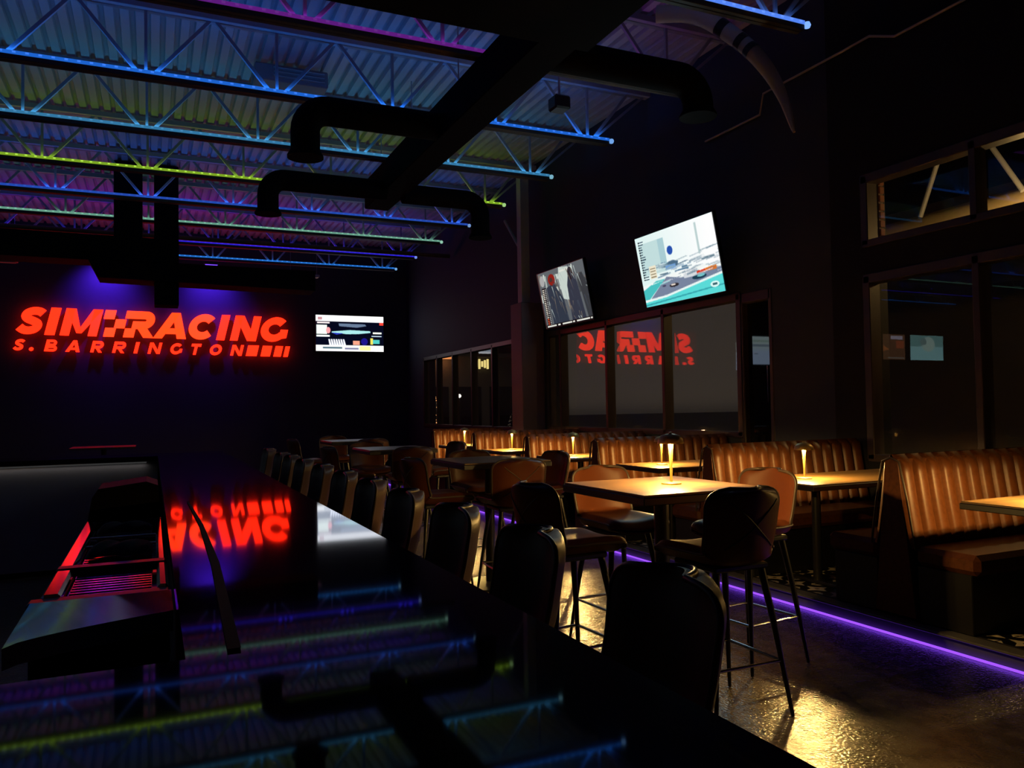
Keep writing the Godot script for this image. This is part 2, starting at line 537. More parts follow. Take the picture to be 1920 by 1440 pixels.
func lit_tree(at: Vector3, h: float, r: float, c: Array, label: String) -> void:
	var t := thing("lit_tree", at, label, "tree", "trees with string lights")
	part("trunk", tube([Vector3.ZERO, Vector3(0, h * 0.4, 0)], 0.06, 7), M.facade, t)
	part("crown", lathe([Vector2(r, h * 0.1), Vector2(r * 0.55, h * 0.45), Vector2(r * 0.62, h * 0.45), Vector2(r * 0.28, h * 0.75), Vector2(r * 0.34, h * 0.75), Vector2(0.0, h)], 14), paint(linear(0.015, 0.02, 0.012), 0.9), t)
	var st := begin()
	for k in 120:
		var y := rng.randf_range(0.12, 0.98)
		var a := rng.randf() * TAU
		var q: float = r * (1.02 - y) + 0.04
		add_box(st, Vector3(cos(a) * q, y * h, sin(a) * q), Vector3.ONE * rng.randf_range(0.03, 0.06))
	var o := part("string_lights", st.commit(), glow(c[0] * 1.5, c[1] * 1.5, c[2] * 1.5), t)
	o.set_meta("kind", "stuff")

# ------------------------------------------------------------------ roof joists and their LED strips
func build_joists() -> void:
	# z, strip colour (linear), glow of the strip, light energy, words
	var rows := [
		[-5.42, [0.10, 0.26, 1.0], 0.9, 0.9, "bright blue", "nearest the camera", 1.2],
		[-7.08, [0.30, 0.03, 0.55], 0.34, 0.8, "purple", "second from the camera", 1.1],
		[-8.82, [0.02, 0.20, 1.0], 0.60, 3.6, "azure blue", "third from the camera", 1.5],
		[-10.53, [0.06, 0.33, 0.66], 0.52, 1.9, "pale blue", "fourth from the camera", 1.3],
		[-12.29, [0.34, 0.62, 0.03], 0.58, 1.0, "yellow-green", "fifth from the camera", 2.2],
		[-13.92, [0.03, 0.13, 0.85], 0.48, 3.0, "royal blue", "sixth from the camera", 1.1],
		[-15.50, [0.30, 0.75, 0.55], 0.42, 0.5, "mint white", "seventh from the camera", 1.6],
		[-17.26, [0.035, 0.02, 0.95], 0.62, 4.2, "violet blue", "eighth from the camera", 1.1],
		[-18.87, [0.02, 0.22, 0.85], 0.6, 0.6, "sky blue", "farthest, close to the sign wall", 1.7]]
	var xa := -13.5
	var xb := 5.45
	for q in rows:
		var z: float = q[0]
		var j := thing("roof_joist", Vector3(0, 0, z), "open-web steel roof joist above the %s light strip, %s" % [q[4], q[5]], "joist", "roof joists")
		var bc := begin()
		add_box(bc, Vector3((xa + xb) / 2, 4.925, 0.028), Vector3(xb - xa, 0.05, 0.05), 0.004)
		add_box(bc, Vector3((xa + xb) / 2, 4.925, -0.028), Vector3(xb - xa, 0.05, 0.05), 0.004)
		part("bottom_chord", bc.commit(), M.chord_dark, j)
		var tc := begin()
		add_box(tc, Vector3((xa + WALL_X) / 2, 5.66, 0.035), Vector3(WALL_X - xa, 0.07, 0.06), 0.004)
		add_box(tc, Vector3((xa + WALL_X) / 2, 5.66, -0.035), Vector3(WALL_X - xa, 0.07, 0.06), 0.004)
		part("top_chord", tc.commit(), M.steel, j)
		var w := 1.3
		var n0 := -10
		for k in range(n0, 5):
			var x := -0.05 + w * k
			part("web_vertical", box(Vector3(0.03, 0.68, 0.03), 0.0, Vector3(x, 5.29, 0)), M.steel, j)
			part("web_diagonal", bar(Vector3(x + 0.06, 4.95, 0), Vector3(x + w / 2 - 0.03, 5.63, 0), 0.035), M.steel, j)
			part("web_diagonal", bar(Vector3(x - 0.06, 4.95, 0), Vector3(x - w / 2 + 0.03, 5.63, 0), 0.035), M.steel, j)
		part("web_diagonal", bar(Vector3(5.22, 4.95, 0), Vector3(6.02, 5.63, 0), 0.03), M.steel, j)
		# strip on the upper near side of the bottom chord
		var c: Array = q[1]
		var e: float = q[2]
		var s := thing("led_strip", Vector3(0, 4.95, z + 0.03), "%s light strip on the joist %s" % [q[4], q[5]], "light strip", "strips on the roof joists")
		var top: float = maxf(c[0], maxf(c[1], c[2]))
		part("led_tape", box(Vector3(xb - xa, 0.035, 0.05), 0.0, Vector3((xa + xb) / 2, 0.018, 0.0)), glow(c[0] * e, c[1] * e, c[2] * e), s)
		var dots := begin()
		var dx := xb - 0.05
		while dx > -4.5:
			add_box(dots, Vector3(dx, 0.022, 0.026), Vector3(0.03, 0.018, 0.008))
			dx -= 0.11
		var lift := 0.03
		var dm := part("led_chips", dots.commit(), glow((c[0] + lift) * e * q[6], (c[1] + lift) * e * q[6], (c[2] + lift) * e * q[6]), s)
		dm.set_meta("kind", "stuff")
		part("led_end_bulb", lathe([Vector2(0, -0.035), Vector2(0.025, -0.025), Vector2(0.035, 0), Vector2(0.025, 0.025), Vector2(0, 0.035)], 10), glow(c[0] * e + 0.15, c[1] * e + 0.25, c[2] * e + 0.2), s, Vector3(xb + 0.03, 0.0, 0.02))
		area(s, Vector3((xa + xb) / 2, 0.045, 0.0), Vector3(PI / 2, 0, 0), Vector2(xb - xa, 0.05), linear(c[0] / top, c[1] / top, c[2] / top), q[3])

func bar(a: Vector3, b: Vector3, t: float) -> Mesh:
	var st := begin()
	var d := (b - a).normalized()
	var y := Vector3(0, 0, 1)
	var xf := Transform3D(Basis(d, y, d.cross(y)), (a + b) * 0.5)
	add_box(st, Vector3.ZERO, Vector3(a.distance_to(b), t, t), 0.0, xf)
	return st.commit()

# ------------------------------------------------------------------ ducts
func elbow_run(x_from: float, x_to: float, y: float, y_end: float, z: float, r: float) -> Array:
	# horizontal from the trunk, a round elbow, then straight down
	var s := signf(x_to - x_from)
	var pts := [Vector3(x_from, y, z)]
	var R := r * 1.6
	for k in 9:
		var a := PI / 2 * k / 8.0
		pts.append(Vector3(x_to - s * R + s * R * sin(a), y - R + R * cos(a), z))
	pts.append(Vector3(x_to, y_end, z))
	return pts

func build_ducts() -> void:
	var d := thing("air_duct", Vector3.ZERO, "large black trunk duct with four round elbow outlets under the roof joists", "duct")
	part("trunk", span(Vector3(2.88, 4.47, -11.5), Vector3(3.24, 4.88, -5.0), 0.01), M.duct, d)
	part("plenum", span(Vector3(-4.0, 4.42, -5.62), Vector3(3.3, 4.87, -4.3), 0.01), M.duct, d)
	for q in [[2.95, 1.45, 4.62, 4.12, -8.25, 0.15], [2.95, 1.38, 4.52, 4.07, -10.6, 0.135], [3.2, 4.36, 4.50, 3.98, -10.6, 0.135], [3.2, 4.95, 4.70, 4.36, -6.3, 0.15]]:
		part("outlet_pipe", tube(elbow_run(q[0], q[1], q[2], q[3], q[4], q[5]), q[5], 20), M.duct, d)
		part("outlet_collar", lathe([Vector2(q[5], 0.06), Vector2(q[5] + 0.035, 0.0), Vector2(q[5] + 0.035, -0.02), Vector2(0.0, -0.02)], 20), M.duct, d, Vector3(q[1], q[3], q[4]))
	for q in [[3.06, -6.4], [3.06, -8.0], [3.06, -9.7], [3.06, -11.2]]:
		part("hanger_rod", tube([Vector3(q[0], 4.88, q[1]), Vector3(q[0], DECK_Y, q[1])], 0.008, 6), M.steel, d)
	# the branching duct in front of the sign wall
	var f := thing("branch_duct", Vector3(0, 0, -14.75), "black branching duct hanging in front of the glowing wall sign", "duct")
	part("riser", box(Vector3(0.43, 1.29, 0.45), 0.01, Vector3(-0.355, 5.05, 0)), M.duct, f)
	part("riser", box(Vector3(0.38, 2.38, 0.45), 0.01, Vector3(0.23, 4.505, 0)), M.duct, f)
	part("header", span(Vector3(-3.6, 4.0, -0.3), Vector3(0.42, 4.42, 0.3), 0.01), M.duct, f)
	var st := begin()
	var a := [Vector3(-0.95, 4.02, 0), Vector3(2.7, 4.02, 0), Vector3(2.7, 3.66, 0), Vector3(-0.80, 3.72, 0)]
	var inner := Vector3(0.8, 3.85, 0)
	var h := Vector3(0, 0, 0.3)
	flat_quad(st, a[0] + h, a[1] + h, a[2] + h, a[3] + h, inner)
	flat_quad(st, a[0] - h, a[1] - h, a[2] - h, a[3] - h, inner)
	for i in 4: flat_quad(st, a[i] + h, a[(i + 1) % 4] + h, a[(i + 1) % 4] - h, a[i] - h, inner)
	part("cross_branch", st.commit(), M.duct, f)
	# pale flexible hose hanging at the right
	var hose := curve([Vector3(4.55, 5.35, -6.4), Vector3(4.85, 5.28, -6.15), Vector3(5.1, 4.95, -5.85), Vector3(5.2, 4.62, -5.62), Vector3(5.24, 4.28, -5.45), Vector3(5.22, 3.9, -5.3)], 6)
	var radii := []
	for i in hose.size(): radii.append(0.085 * (1.0 - 0.85 * pow(float(i) / (hose.size() - 1), 3.0)))
	var fl := thing("flexible_hose", Vector3.ZERO, "pale tan flexible hose curving down and tapering to a point by the window wall", "hose")
	part("hose_skin", tube(hose, radii, 14), M.flex, fl)
	for k in [9, 12, 14]:
		part("strap_band", tube([hose[k], hose[k + 1]], radii[k] + 0.004, 14, false), M.black_plastic, fl)

func build_ceiling_bits() -> void:
	single("sprinkler_pipe", tube([Vector3(-13, 4.86, -16.4), Vector3(6.0, 4.86, -16.4)], 0.045, 10), M.pipe, Vector3.ZERO, "brown pipe running under the roof between the farthest joists", "pipe")
	var X := WALL_X - 0.03
	var pts := [Vector3(X, 4.65, -7.6), Vector3(X, 4.65, -6.66), Vector3(X, 4.86, -6.60), Vector3(X, 4.87, -5.5), Vector3(X, 4.88, -5.2), Vector3(X, 4.76, -4.93), Vector3(X, 4.78, -3.6)]
	single("conduit", tube(pts, 0.012, 8), M.flex, Vector3.ZERO, "thin stepped conduit high on the window wall", "conduit")
	var h := thing("unit_heater", Vector3(1.54, 5.42, -9.8), "brown-grey louvred heater box hung between the roof joists", "heater")
	part("casing", box(Vector3(0.86, 0.20, 0.4), 0.015, Vector3(0, 0.1, 0)), paint(linear(0.30, 0.22, 0.20), 0.6), h)
	for k in 3: part("louvre", box(Vector3(0.6, 0.012, 0.05), 0.0, Vector3(0.08, 0.05 + k * 0.05, 0.21)), M.flex, h)
	for s in [-0.38, 0.38]: part("hanger_rod", tube([Vector3(s, 0.2, 0), Vector3(s, 0.3, 0)], 0.006, 6), M.steel, h)
	for q in [[3.02, 4.44, -17.5, "short pale hanging fixture left of the wall screen"], [-2.65, 4.42, -17.5, "short pale hanging fixture left of the branching duct"]]:
		var f := thing("hanging_fixture", Vector3(q[0], q[1], q[2]), q[3], "light fixture", "unlit hanging fixtures")
		part("housing", box(Vector3(0.66, 0.05, 0.16), 0.008), M.flex, f)
		part("lens_panel", box(Vector3(0.6, 0.012, 0.12), 0.0, Vector3(0, -0.03, 0)), paint(linear(0.5, 0.4, 0.38), 0.5), f)
		for s in [-0.28, 0.28]: part("hanger_rod", tube([Vector3(s, 0.02, 0), Vector3(s, DECK_Y - q[1], 0)], 0.004, 5), M.steel, f)
	# ceiling speaker between the trunk duct and the window wall
	var sp := thing("ceiling_speaker", Vector3(4.25, 4.95, -7.9), "small dark speaker on a yoke under the roof deck right of the trunk duct", "speaker")
	part("cabinet", box(Vector3(0.2, 0.16, 0.2), 0.02), M.black_plastic, sp)
	part("yoke", tube([Vector3(0, 0.08, 0), Vector3(0, DECK_Y - 4.95, 0)], 0.014, 6), M.steel, sp)
	# blue wall washers above the sign, behind the branching duct
	for q in [[-0.95, "left"], [1.25, "right"]]:
		var f := thing("wall_washer_lamp", Vector3(q[0], 4.95, -19.35), "small blue wall washer above the sign, the %s one of two" % q[1], "lamp", "blue washers above the sign")
		part("lamp_housing", box(Vector3(0.3, 0.12, 0.14), 0.015), M.black_metal, f)
		part("lamp_lens", box(Vector3(0.26, 0.015, 0.1), 0.0, Vector3(0, -0.068, 0)), glow(0.3, 0.1, 2.0), f)
		part("bracket", box(Vector3(0.04, 0.04, 0.6), 0.0, Vector3(0, 0.05, -0.35)), M.black_metal, f)
		var l := SpotLight3D.new()
		l.name = "washer_light"
		l.light_color = linear(0.09, 0.02, 1.0)
		l.light_energy = 9.0
		l.light_size = 0.1
		l.spot_range = 30.0
		l.spot_attenuation = 2.0
		l.spot_angle = 54.0
		l.spot_angle_attenuation = 1.0
		l.shadow_enabled = true
		l.position = Vector3(0, -0.09, 0)
		l.rotation = Vector3(deg_to_rad(-38), 0, 0)
		f.add_child(l, true)

# ------------------------------------------------------------------ booth platform
func tile_texture() -> ImageTexture:
	# black cement tile with a printed pale star
	var n := 128
	var im := Image.create(n, n, false, Image.FORMAT_RGB8)
	for y in n:
		for x in n:
			var p := Vector2(absf(x + 0.5 - n / 2.0), absf(y + 0.5 - n / 2.0)) / (n / 2.0)
			var star := maxf(p.x, p.y) + minf(p.x, p.y) * 2.2 < 0.98 and minf(p.x, p.y) < 0.4
			var corner := (Vector2.ONE - p).x + (Vector2.ONE - p).y < 0.42
			var hub := p.length() < 0.16
			var c := Color(0.05, 0.05, 0.055)
			if (star and not hub) or corner: c = Color(0.78, 0.75, 0.70)
			im.set_pixel(x, y, c)
	return ImageTexture.create_from_image(im)

func build_platform() -> void:
	var P := thing("booth_platform", Vector3.ZERO, "low platform of patterned tiles under the booths along the window wall", "platform")
	part("riser_board", span(Vector3(4.29, 0.0, -17.5), Vector3(WALL_X - 0.03, 0.085, 1.0)), paint(linear(0.07, 0.07, 0.08), 0.45), P)
	part("nosing", span(Vector3(4.25, 0.088, -17.5), Vector3(4.36, 0.105, 1.0), 0.004), paint(linear(0.10, 0.10, 0.11), 0.35), P)
	part("grout_bed", span(Vector3(4.36, 0.085, -17.5), Vector3(WALL_X - 0.03, 0.100, 1.0)), paint(linear(0.03, 0.03, 0.03), 0.8), P)
	var tm := paint(Color(1, 1, 1), 0.35)
	tm.albedo_texture = tile_texture()
	# a tile with its print on the upper face
	var s := 0.216
	var st := begin()
	add_box(st, Vector3(0, -0.004, 0), Vector3(s, 0.008, s), 0.002)
	var body := st.commit()
	var top := begin()
	var a := s / 2 - 0.003
	tri(top, Vector3(-a, 0.0004, -a), Vector3(a, 0.0004, -a), Vector3(a, 0.0004, a), Vector3.UP, Vector3.UP, Vector3.UP, Vector2(0, 0), Vector2(1, 0), Vector2(1, 1))
	tri(top, Vector3(-a, 0.0004, -a), Vector3(a, 0.0004, a), Vector3(-a, 0.0004, a), Vector3.UP, Vector3.UP, Vector3.UP, Vector2(0, 0), Vector2(1, 1), Vector2(0, 1))
	var tile := ArrayMesh.new()
	tile.add_surface_from_arrays(Mesh.PRIMITIVE_TRIANGLES, body.surface_get_arrays(0))
	tile.add_surface_from_arrays(Mesh.PRIMITIVE_TRIANGLES, top.commit().surface_get_arrays(0))
	tile.surface_set_material(0, M.black_plastic)
	tile.surface_set_material(1, tm)
	for i in 7:
		for k in 26:
			var o := MeshInstance3D.new()
			o.name = "tile"
			o.mesh = tile
			o.position = Vector3(4.475 + i * 0.22, 0.108, -7.3 + k * 0.22)
			P.add_child(o, true)
	# violet strip at the foot of the riser
	var L := thing("floor_led_strip", Vector3(4.27, 0.0, -8.0), "glowing violet light strip along the foot of the booth platform", "light strip")
	part("led_tape", box(Vector3(0.014, 0.011, 18.0), 0.0, Vector3(0, 0.009, 0)), glow(0.42, 0.10, 1.6), L)
	area(L, Vector3(-0.012, 0.014, 0), Vector3(0, PI / 2, 0), Vector2(18.0, 0.014), linear(0.16, 0.035, 1.0), 0.04)
	area(L, Vector3(-0.004, 0.024, 0), Vector3(PI / 2, 0, 0) , Vector2(0.016, 18.0), linear(0.16, 0.035, 1.0), 0.04)

# ------------------------------------------------------------------ bar
func slab(outline: PackedVector2Array, y0: float, y1: float) -> Mesh:
	var st := begin()
	var ids := Geometry2D.triangulate_polygon(outline)
	for t in range(0, ids.size(), 3):
		var v := []
		for k in 3: v.append(outline[ids[t + k]])
		tri(st, Vector3(v[0].x, y1, v[0].y), Vector3(v[1].x, y1, v[1].y), Vector3(v[2].x, y1, v[2].y), Vector3.UP, Vector3.UP, Vector3.UP)
		tri(st, Vector3(v[0].x, y0, v[0].y), Vector3(v[1].x, y0, v[1].y), Vector3(v[2].x, y0, v[2].y), Vector3.DOWN, Vector3.DOWN, Vector3.DOWN)
	var cw := Geometry2D.is_polygon_clockwise(outline)
	for i in outline.size():
		var a := outline[i]
		var b := outline[(i + 1) % outline.size()]
		var d := (b - a).normalized()
		var n2 := Vector2(d.y, -d.x) * (-1.0 if cw else 1.0)
		var n := Vector3(n2.x, 0, n2.y)
		tri(st, Vector3(a.x, y0, a.y), Vector3(b.x, y0, b.y), Vector3(b.x, y1, b.y), n, n, n)
		tri(st, Vector3(a.x, y0, a.y), Vector3(b.x, y1, b.y), Vector3(a.x, y1, a.y), n, n, n)
	return st.commit()

func build_bar() -> void:
	var B := thing("bar_counter", Vector3.ZERO, "long U-shaped bar with polished black stone top in the foreground", "bar counter")
	var o := PackedVector2Array([Vector2(0.68, -0.45), Vector2(0.68, -9.05), Vector2(-6.0, -9.05), Vector2(-6.0, -8.42), Vector2(0.05, -8.42), Vector2(0.05, -1.44), Vector2(-6.0, -1.44), Vector2(-6.0, -0.45)])
	part("stone_top", slab(o, 1.03, 1.07), M.bar_top, B)
	part("front_panel", span(Vector3(0.30, 0.0, -8.95), Vector3(0.36, 1.03, -0.62)), M.bar_body, B)
	part("front_panel", span(Vector3(-6.0, 0.0, -0.68), Vector3(0.30, 1.03, -0.62)), M.bar_body, B)
	part("back_panel", span(Vector3(-6.0, 0.0, -8.95), Vector3(0.30, 1.03, -8.9)), M.bar_body, B)
	part("inner_panel", span(Vector3(-6.0, 0.05, -8.52), Vector3(0.05, 1.02, -8.48)), M.panel_grey, B)
	part("inner_panel", span(Vector3(0.10, 0.05, -8.48), Vector3(0.14, 1.02, -1.44)), M.bar_body, B)
	part("inner_panel", span(Vector3(-6.0, 0.05, -1.52), Vector3(0.14, 1.02, -1.48)), M.bar_body, B)
	part("foot_rail", tube([Vector3(0.52, 0.2, -8.9), Vector3(0.52, 0.2, -0.7)], 0.022, 10), M.brass, B)
	var U := thing("under_counter_strip", Vector3(-3.0, 1.012, -8.45), "dim white work-light strip under the far return of the bar", "light strip")
	part("led_tape", box(Vector3(5.9, 0.012, 0.02), 0.0), glow(0.03, 0.03, 0.03), U)
	area(U, Vector3(0, -0.012, 0), Vector3(-PI / 2, 0, 0), Vector2(5.9, 0.02), Color(1, 0.96, 0.95), 0.02)
	# dark tapered strip lying on the top
	var st := begin()
	var pts := [Vector3(0.150, 0, -3.95), Vector3(0.162, 0, -3.1), Vector3(0.155, 0, -2.3), Vector3(0.128, 0, -1.45)]
	var wid := [0.004, 0.007, 0.011, 0.011]
	for i in 3:
		var p: Vector3 = pts[i]
		var q: Vector3 = pts[i + 1]
		var wp := Vector3(wid[i], 0, 0)
		var wq := Vector3(wid[i + 1], 0, 0)
		var u := Vector3(0, 0.004, 0)
		var inner := (p + q) / 2
		flat_quad(st, p - wp + u, p + wp + u, q + wq + u, q - wq + u, inner)
		flat_quad(st, p - wp, p - wp + u, q - wq + u, q - wq, inner)
		flat_quad(st, p + wp, p + wp + u, q + wq + u, q + wq, inner)
	single("bar_strap", st.commit(), M.cloth, Vector3(0, 1.071, 0), "narrow dark tapered strap lying along the polished bar top", "strap")
	# steel drain station behind the bar
	var D := thing("drain_station", Vector3(0, 0, 0), "low steel drain station with red-lit racks left of the bar top", "bar station")
	part("body", span(Vector3(-0.27, 0.0, -4.0), Vector3(0.04, 0.94, -2.2), 0.01), M.black_plastic, D)
	var ap := begin()
	var led := []
	for j in 7:
		var f := j / 6.0
		var line := []
		for i in 13:
			var u := i / 12.0
			var left := lerpf(-0.285, -0.310, f)
			line.append(Vector3(lerpf(left, 0.047, u), lerpf(1.0, lerpf(0.955, 1.0, pow(u, 0.6)), f) , lerpf(-2.37, -2.12, f)))
		led.append(line)
	add_grid(ap, led, true)
	var inn := Vector3(-0.1, 0.97, -2.3)
	for i in 12: flat_quad(ap, led[6][i], led[6][i + 1], led[6][i + 1] - Vector3(0, 0.05, 0), led[6][i] - Vector3(0, 0.05, 0), inn)
	for j in 6: flat_quad(ap, led[j][0], led[j + 1][0], led[j + 1][0] - Vector3(0, 0.05, 0), led[j][0] - Vector3(0, 0.05, 0), inn)
	part("apron", ap.commit(), M.pale_steel, D)
	part("front_rim", span(Vector3(-0.295, 0.975, -2.43), Vector3(0.045, 0.998, -2.37), 0.006), M.black_metal, D)
	part("side_rim", span(Vector3(-0.27, 0.975, -4.0), Vector3(-0.222, 1.005, -2.43), 0.008), M.stainless, D)
	part("side_rim", span(Vector3(0.012, 0.975, -4.0), Vector3(0.042, 1.005, -2.43), 0.008), M.stainless, D)
	part("cross_rim", span(Vector3(-0.27, 0.98, -2.86), Vector3(0.042, 1.008, -2.80), 0.006), M.black_metal, D)
	part("cross_rim", span(Vector3(-0.24, 0.98, -4.0), Vector3(0.042, 1.006, -3.93), 0.006), M.black_metal, D)
	part("tray", span(Vector3(-0.222, 0.955, -3.95), Vector3(0.012, 0.972, -2.43)), M.stainless, D)
	for z in [-3.28, -3.50]:
		part("rack_rod", tube([Vector3(-0.22, 0.995, z), Vector3(0.012, 0.995, z)], 0.007, 8), M.stainless, D)
	# perforated drain mats: a lattice of small bars
	for r in [[-2.79, -2.46, 10], [-3.12, -2.88, 7], [-3.92, -3.72, 6]]:
		var mt := begin()
		for k in 17:
			var x := -0.205 + k * 0.0125
			add_box(mt, Vector3(x, 0.982, (r[0] + r[1]) / 2), Vector3(0.0075, 0.012, r[1] - r[0]))
		for k in r[2]:
			add_box(mt, Vector3(-0.105, 0.985, lerpf(r[0], r[1], k / float(r[2] - 1))), Vector3(0.205, 0.010, 0.014))
		part("drain_mat", mt.commit(), M.stainless, D)
	for c in [[-0.10, -3.08, 0.17, 0.11], [-0.10, -3.62, 0.17, 0.08]]:
		var rows := []
		for j in 9:
			var line := []
			for i in 13:
				var u: float = i / 12.0 * 2 - 1
				var v: float = j / 8.0 * 2 - 1
				var hgt: float = 0.03 * sqrt(maxf(0.0, 1 - pow(absf(u), 4.0))) * sqrt(maxf(0.0, 1 - v * v)) * (1 + 0.25 * sin(u * 7 + v * 3))
				line.append(Vector3(c[0] + u * c[2] * 0.6, 0.992 + hgt, c[1] + v * c[3] + 0.02 * sin(u * 5)))
			rows.append(line)
		var ct := begin()
		add_grid(ct, rows, true)
		single("bar_towel", ct.commit(), M.cloth, Vector3(0, 0.016, 0), "crumpled black bar towel %s on the drain station rack" % ("nearer the camera" if c[1] > -3.3 else "at the far end"), "towel", "bar towels")
	# dark hooded machine behind it
	var H := thing("hooded_terminal", Vector3(-0.1, 0, -4.25), "dark rounded hooded machine behind the red-lit drain station", "machine")
	part("stand", box(Vector3(0.26, 0.95, 0.3), 0.01, Vector3(0.0, 0.475, 0)), M.black_plastic, H)
	var hd := begin()
	var pr := []
	for k in 3: pr.append([Vector2(-0.175, 0.95), Vector2(-0.150, 1.10), Vector2(-0.125, 1.14), Vector2(0.075, 1.165), Vector2(0.125, 1.145), Vector2(0.14, 0.95)])
	for i in 5:
		var a2: Vector2 = pr[0][i]
		var b2: Vector2 = pr[0][i + 1]
		flat_quad(hd, Vector3(a2.x, a2.y, 0.17), Vector3(b2.x, b2.y, 0.17), Vector3(b2.x, b2.y, -0.18), Vector3(a2.x, a2.y, -0.18), Vector3(0, 1.0, 0))
	for zf in [0.17, -0.18]:
		for i in range(1, 5): flat_tri(hd, Vector3(pr[0][0].x, pr[0][0].y, zf), Vector3(pr[0][i].x, pr[0][i].y, zf), Vector3(pr[0][i + 1].x, pr[0][i + 1].y, zf), Vector3(0, 1, 0))
	part("hood", hd.commit(), paint(linear(0.03, 0.025, 0.03), 0.6, 0.0, 0.25), H)

# ------------------------------------------------------------------ sign
var sign_shear := 0.22

func ribbon(st: SurfaceTool, pts: Array, t: float, w: float, h: float, x0: float, y0: float, depth: float) -> void:
	# pts in a w by h letter box; strokes of thickness t, leaned by the shear
	var n := pts.size()
	var L := []
	var R := []
	for i in n:
		var p := Vector2(pts[i].x, pts[i].y)
		var d0: Vector2 = (pts[i] - pts[i - 1]).normalized() if i > 0 else (pts[1] - pts[0]).normalized()
		var d1: Vector2 = (pts[i + 1] - pts[i]).normalized() if i < n - 1 else d0
		var nn := (Vector2(-d0.y, d0.x) + Vector2(-d1.y, d1.x)).normalized()
		var k := 1.0 / maxf(0.5, nn.dot(Vector2(-d1.y, d1.x)))
		L.append(p + nn * t * 0.5 * k)
		R.append(p - nn * t * 0.5 * k)
	for i in n - 1: prism(st, [L[i], L[i + 1], R[i + 1], R[i]], x0, y0, depth, i == 0, i == n - 2)

func prism(st: SurfaceTool, q: Array, x0: float, y0: float, depth: float, e0 := true, e1 := true) -> void:
	var f := []
	for p in q: f.append(Vector3(x0 + p.x + p.y * sign_shear, y0 + p.y, depth))
	var back := Vector3(0, 0, -depth)
	var inner: Vector3 = (f[0] + f[1] + f[2] + f[3]) / 4.0 + back * 0.5
	flat_quad(st, f[0], f[1], f[2], f[3], inner)
	flat_quad(st, f[0] + back, f[1] + back, f[2] + back, f[3] + back, inner)
	flat_quad(st, f[0], f[1], f[1] + back, f[0] + back, inner)
	flat_quad(st, f[3], f[2], f[2] + back, f[3] + back, inner)
	if e0: flat_quad(st, f[0], f[3], f[3] + back, f[0] + back, inner)
	if e1: flat_quad(st, f[1], f[2], f[2] + back, f[1] + back, inner)

func arc(cx: float, cy: float, rx: float, ry: float, a0: float, a1: float, n := 18) -> Array:
	var out := []
	for k in n + 1:
		var a := deg_to_rad(lerpf(a0, a1, k / float(n)))
		out.append(Vector2(cx + rx * cos(a), cy + ry * sin(a)))
	return out

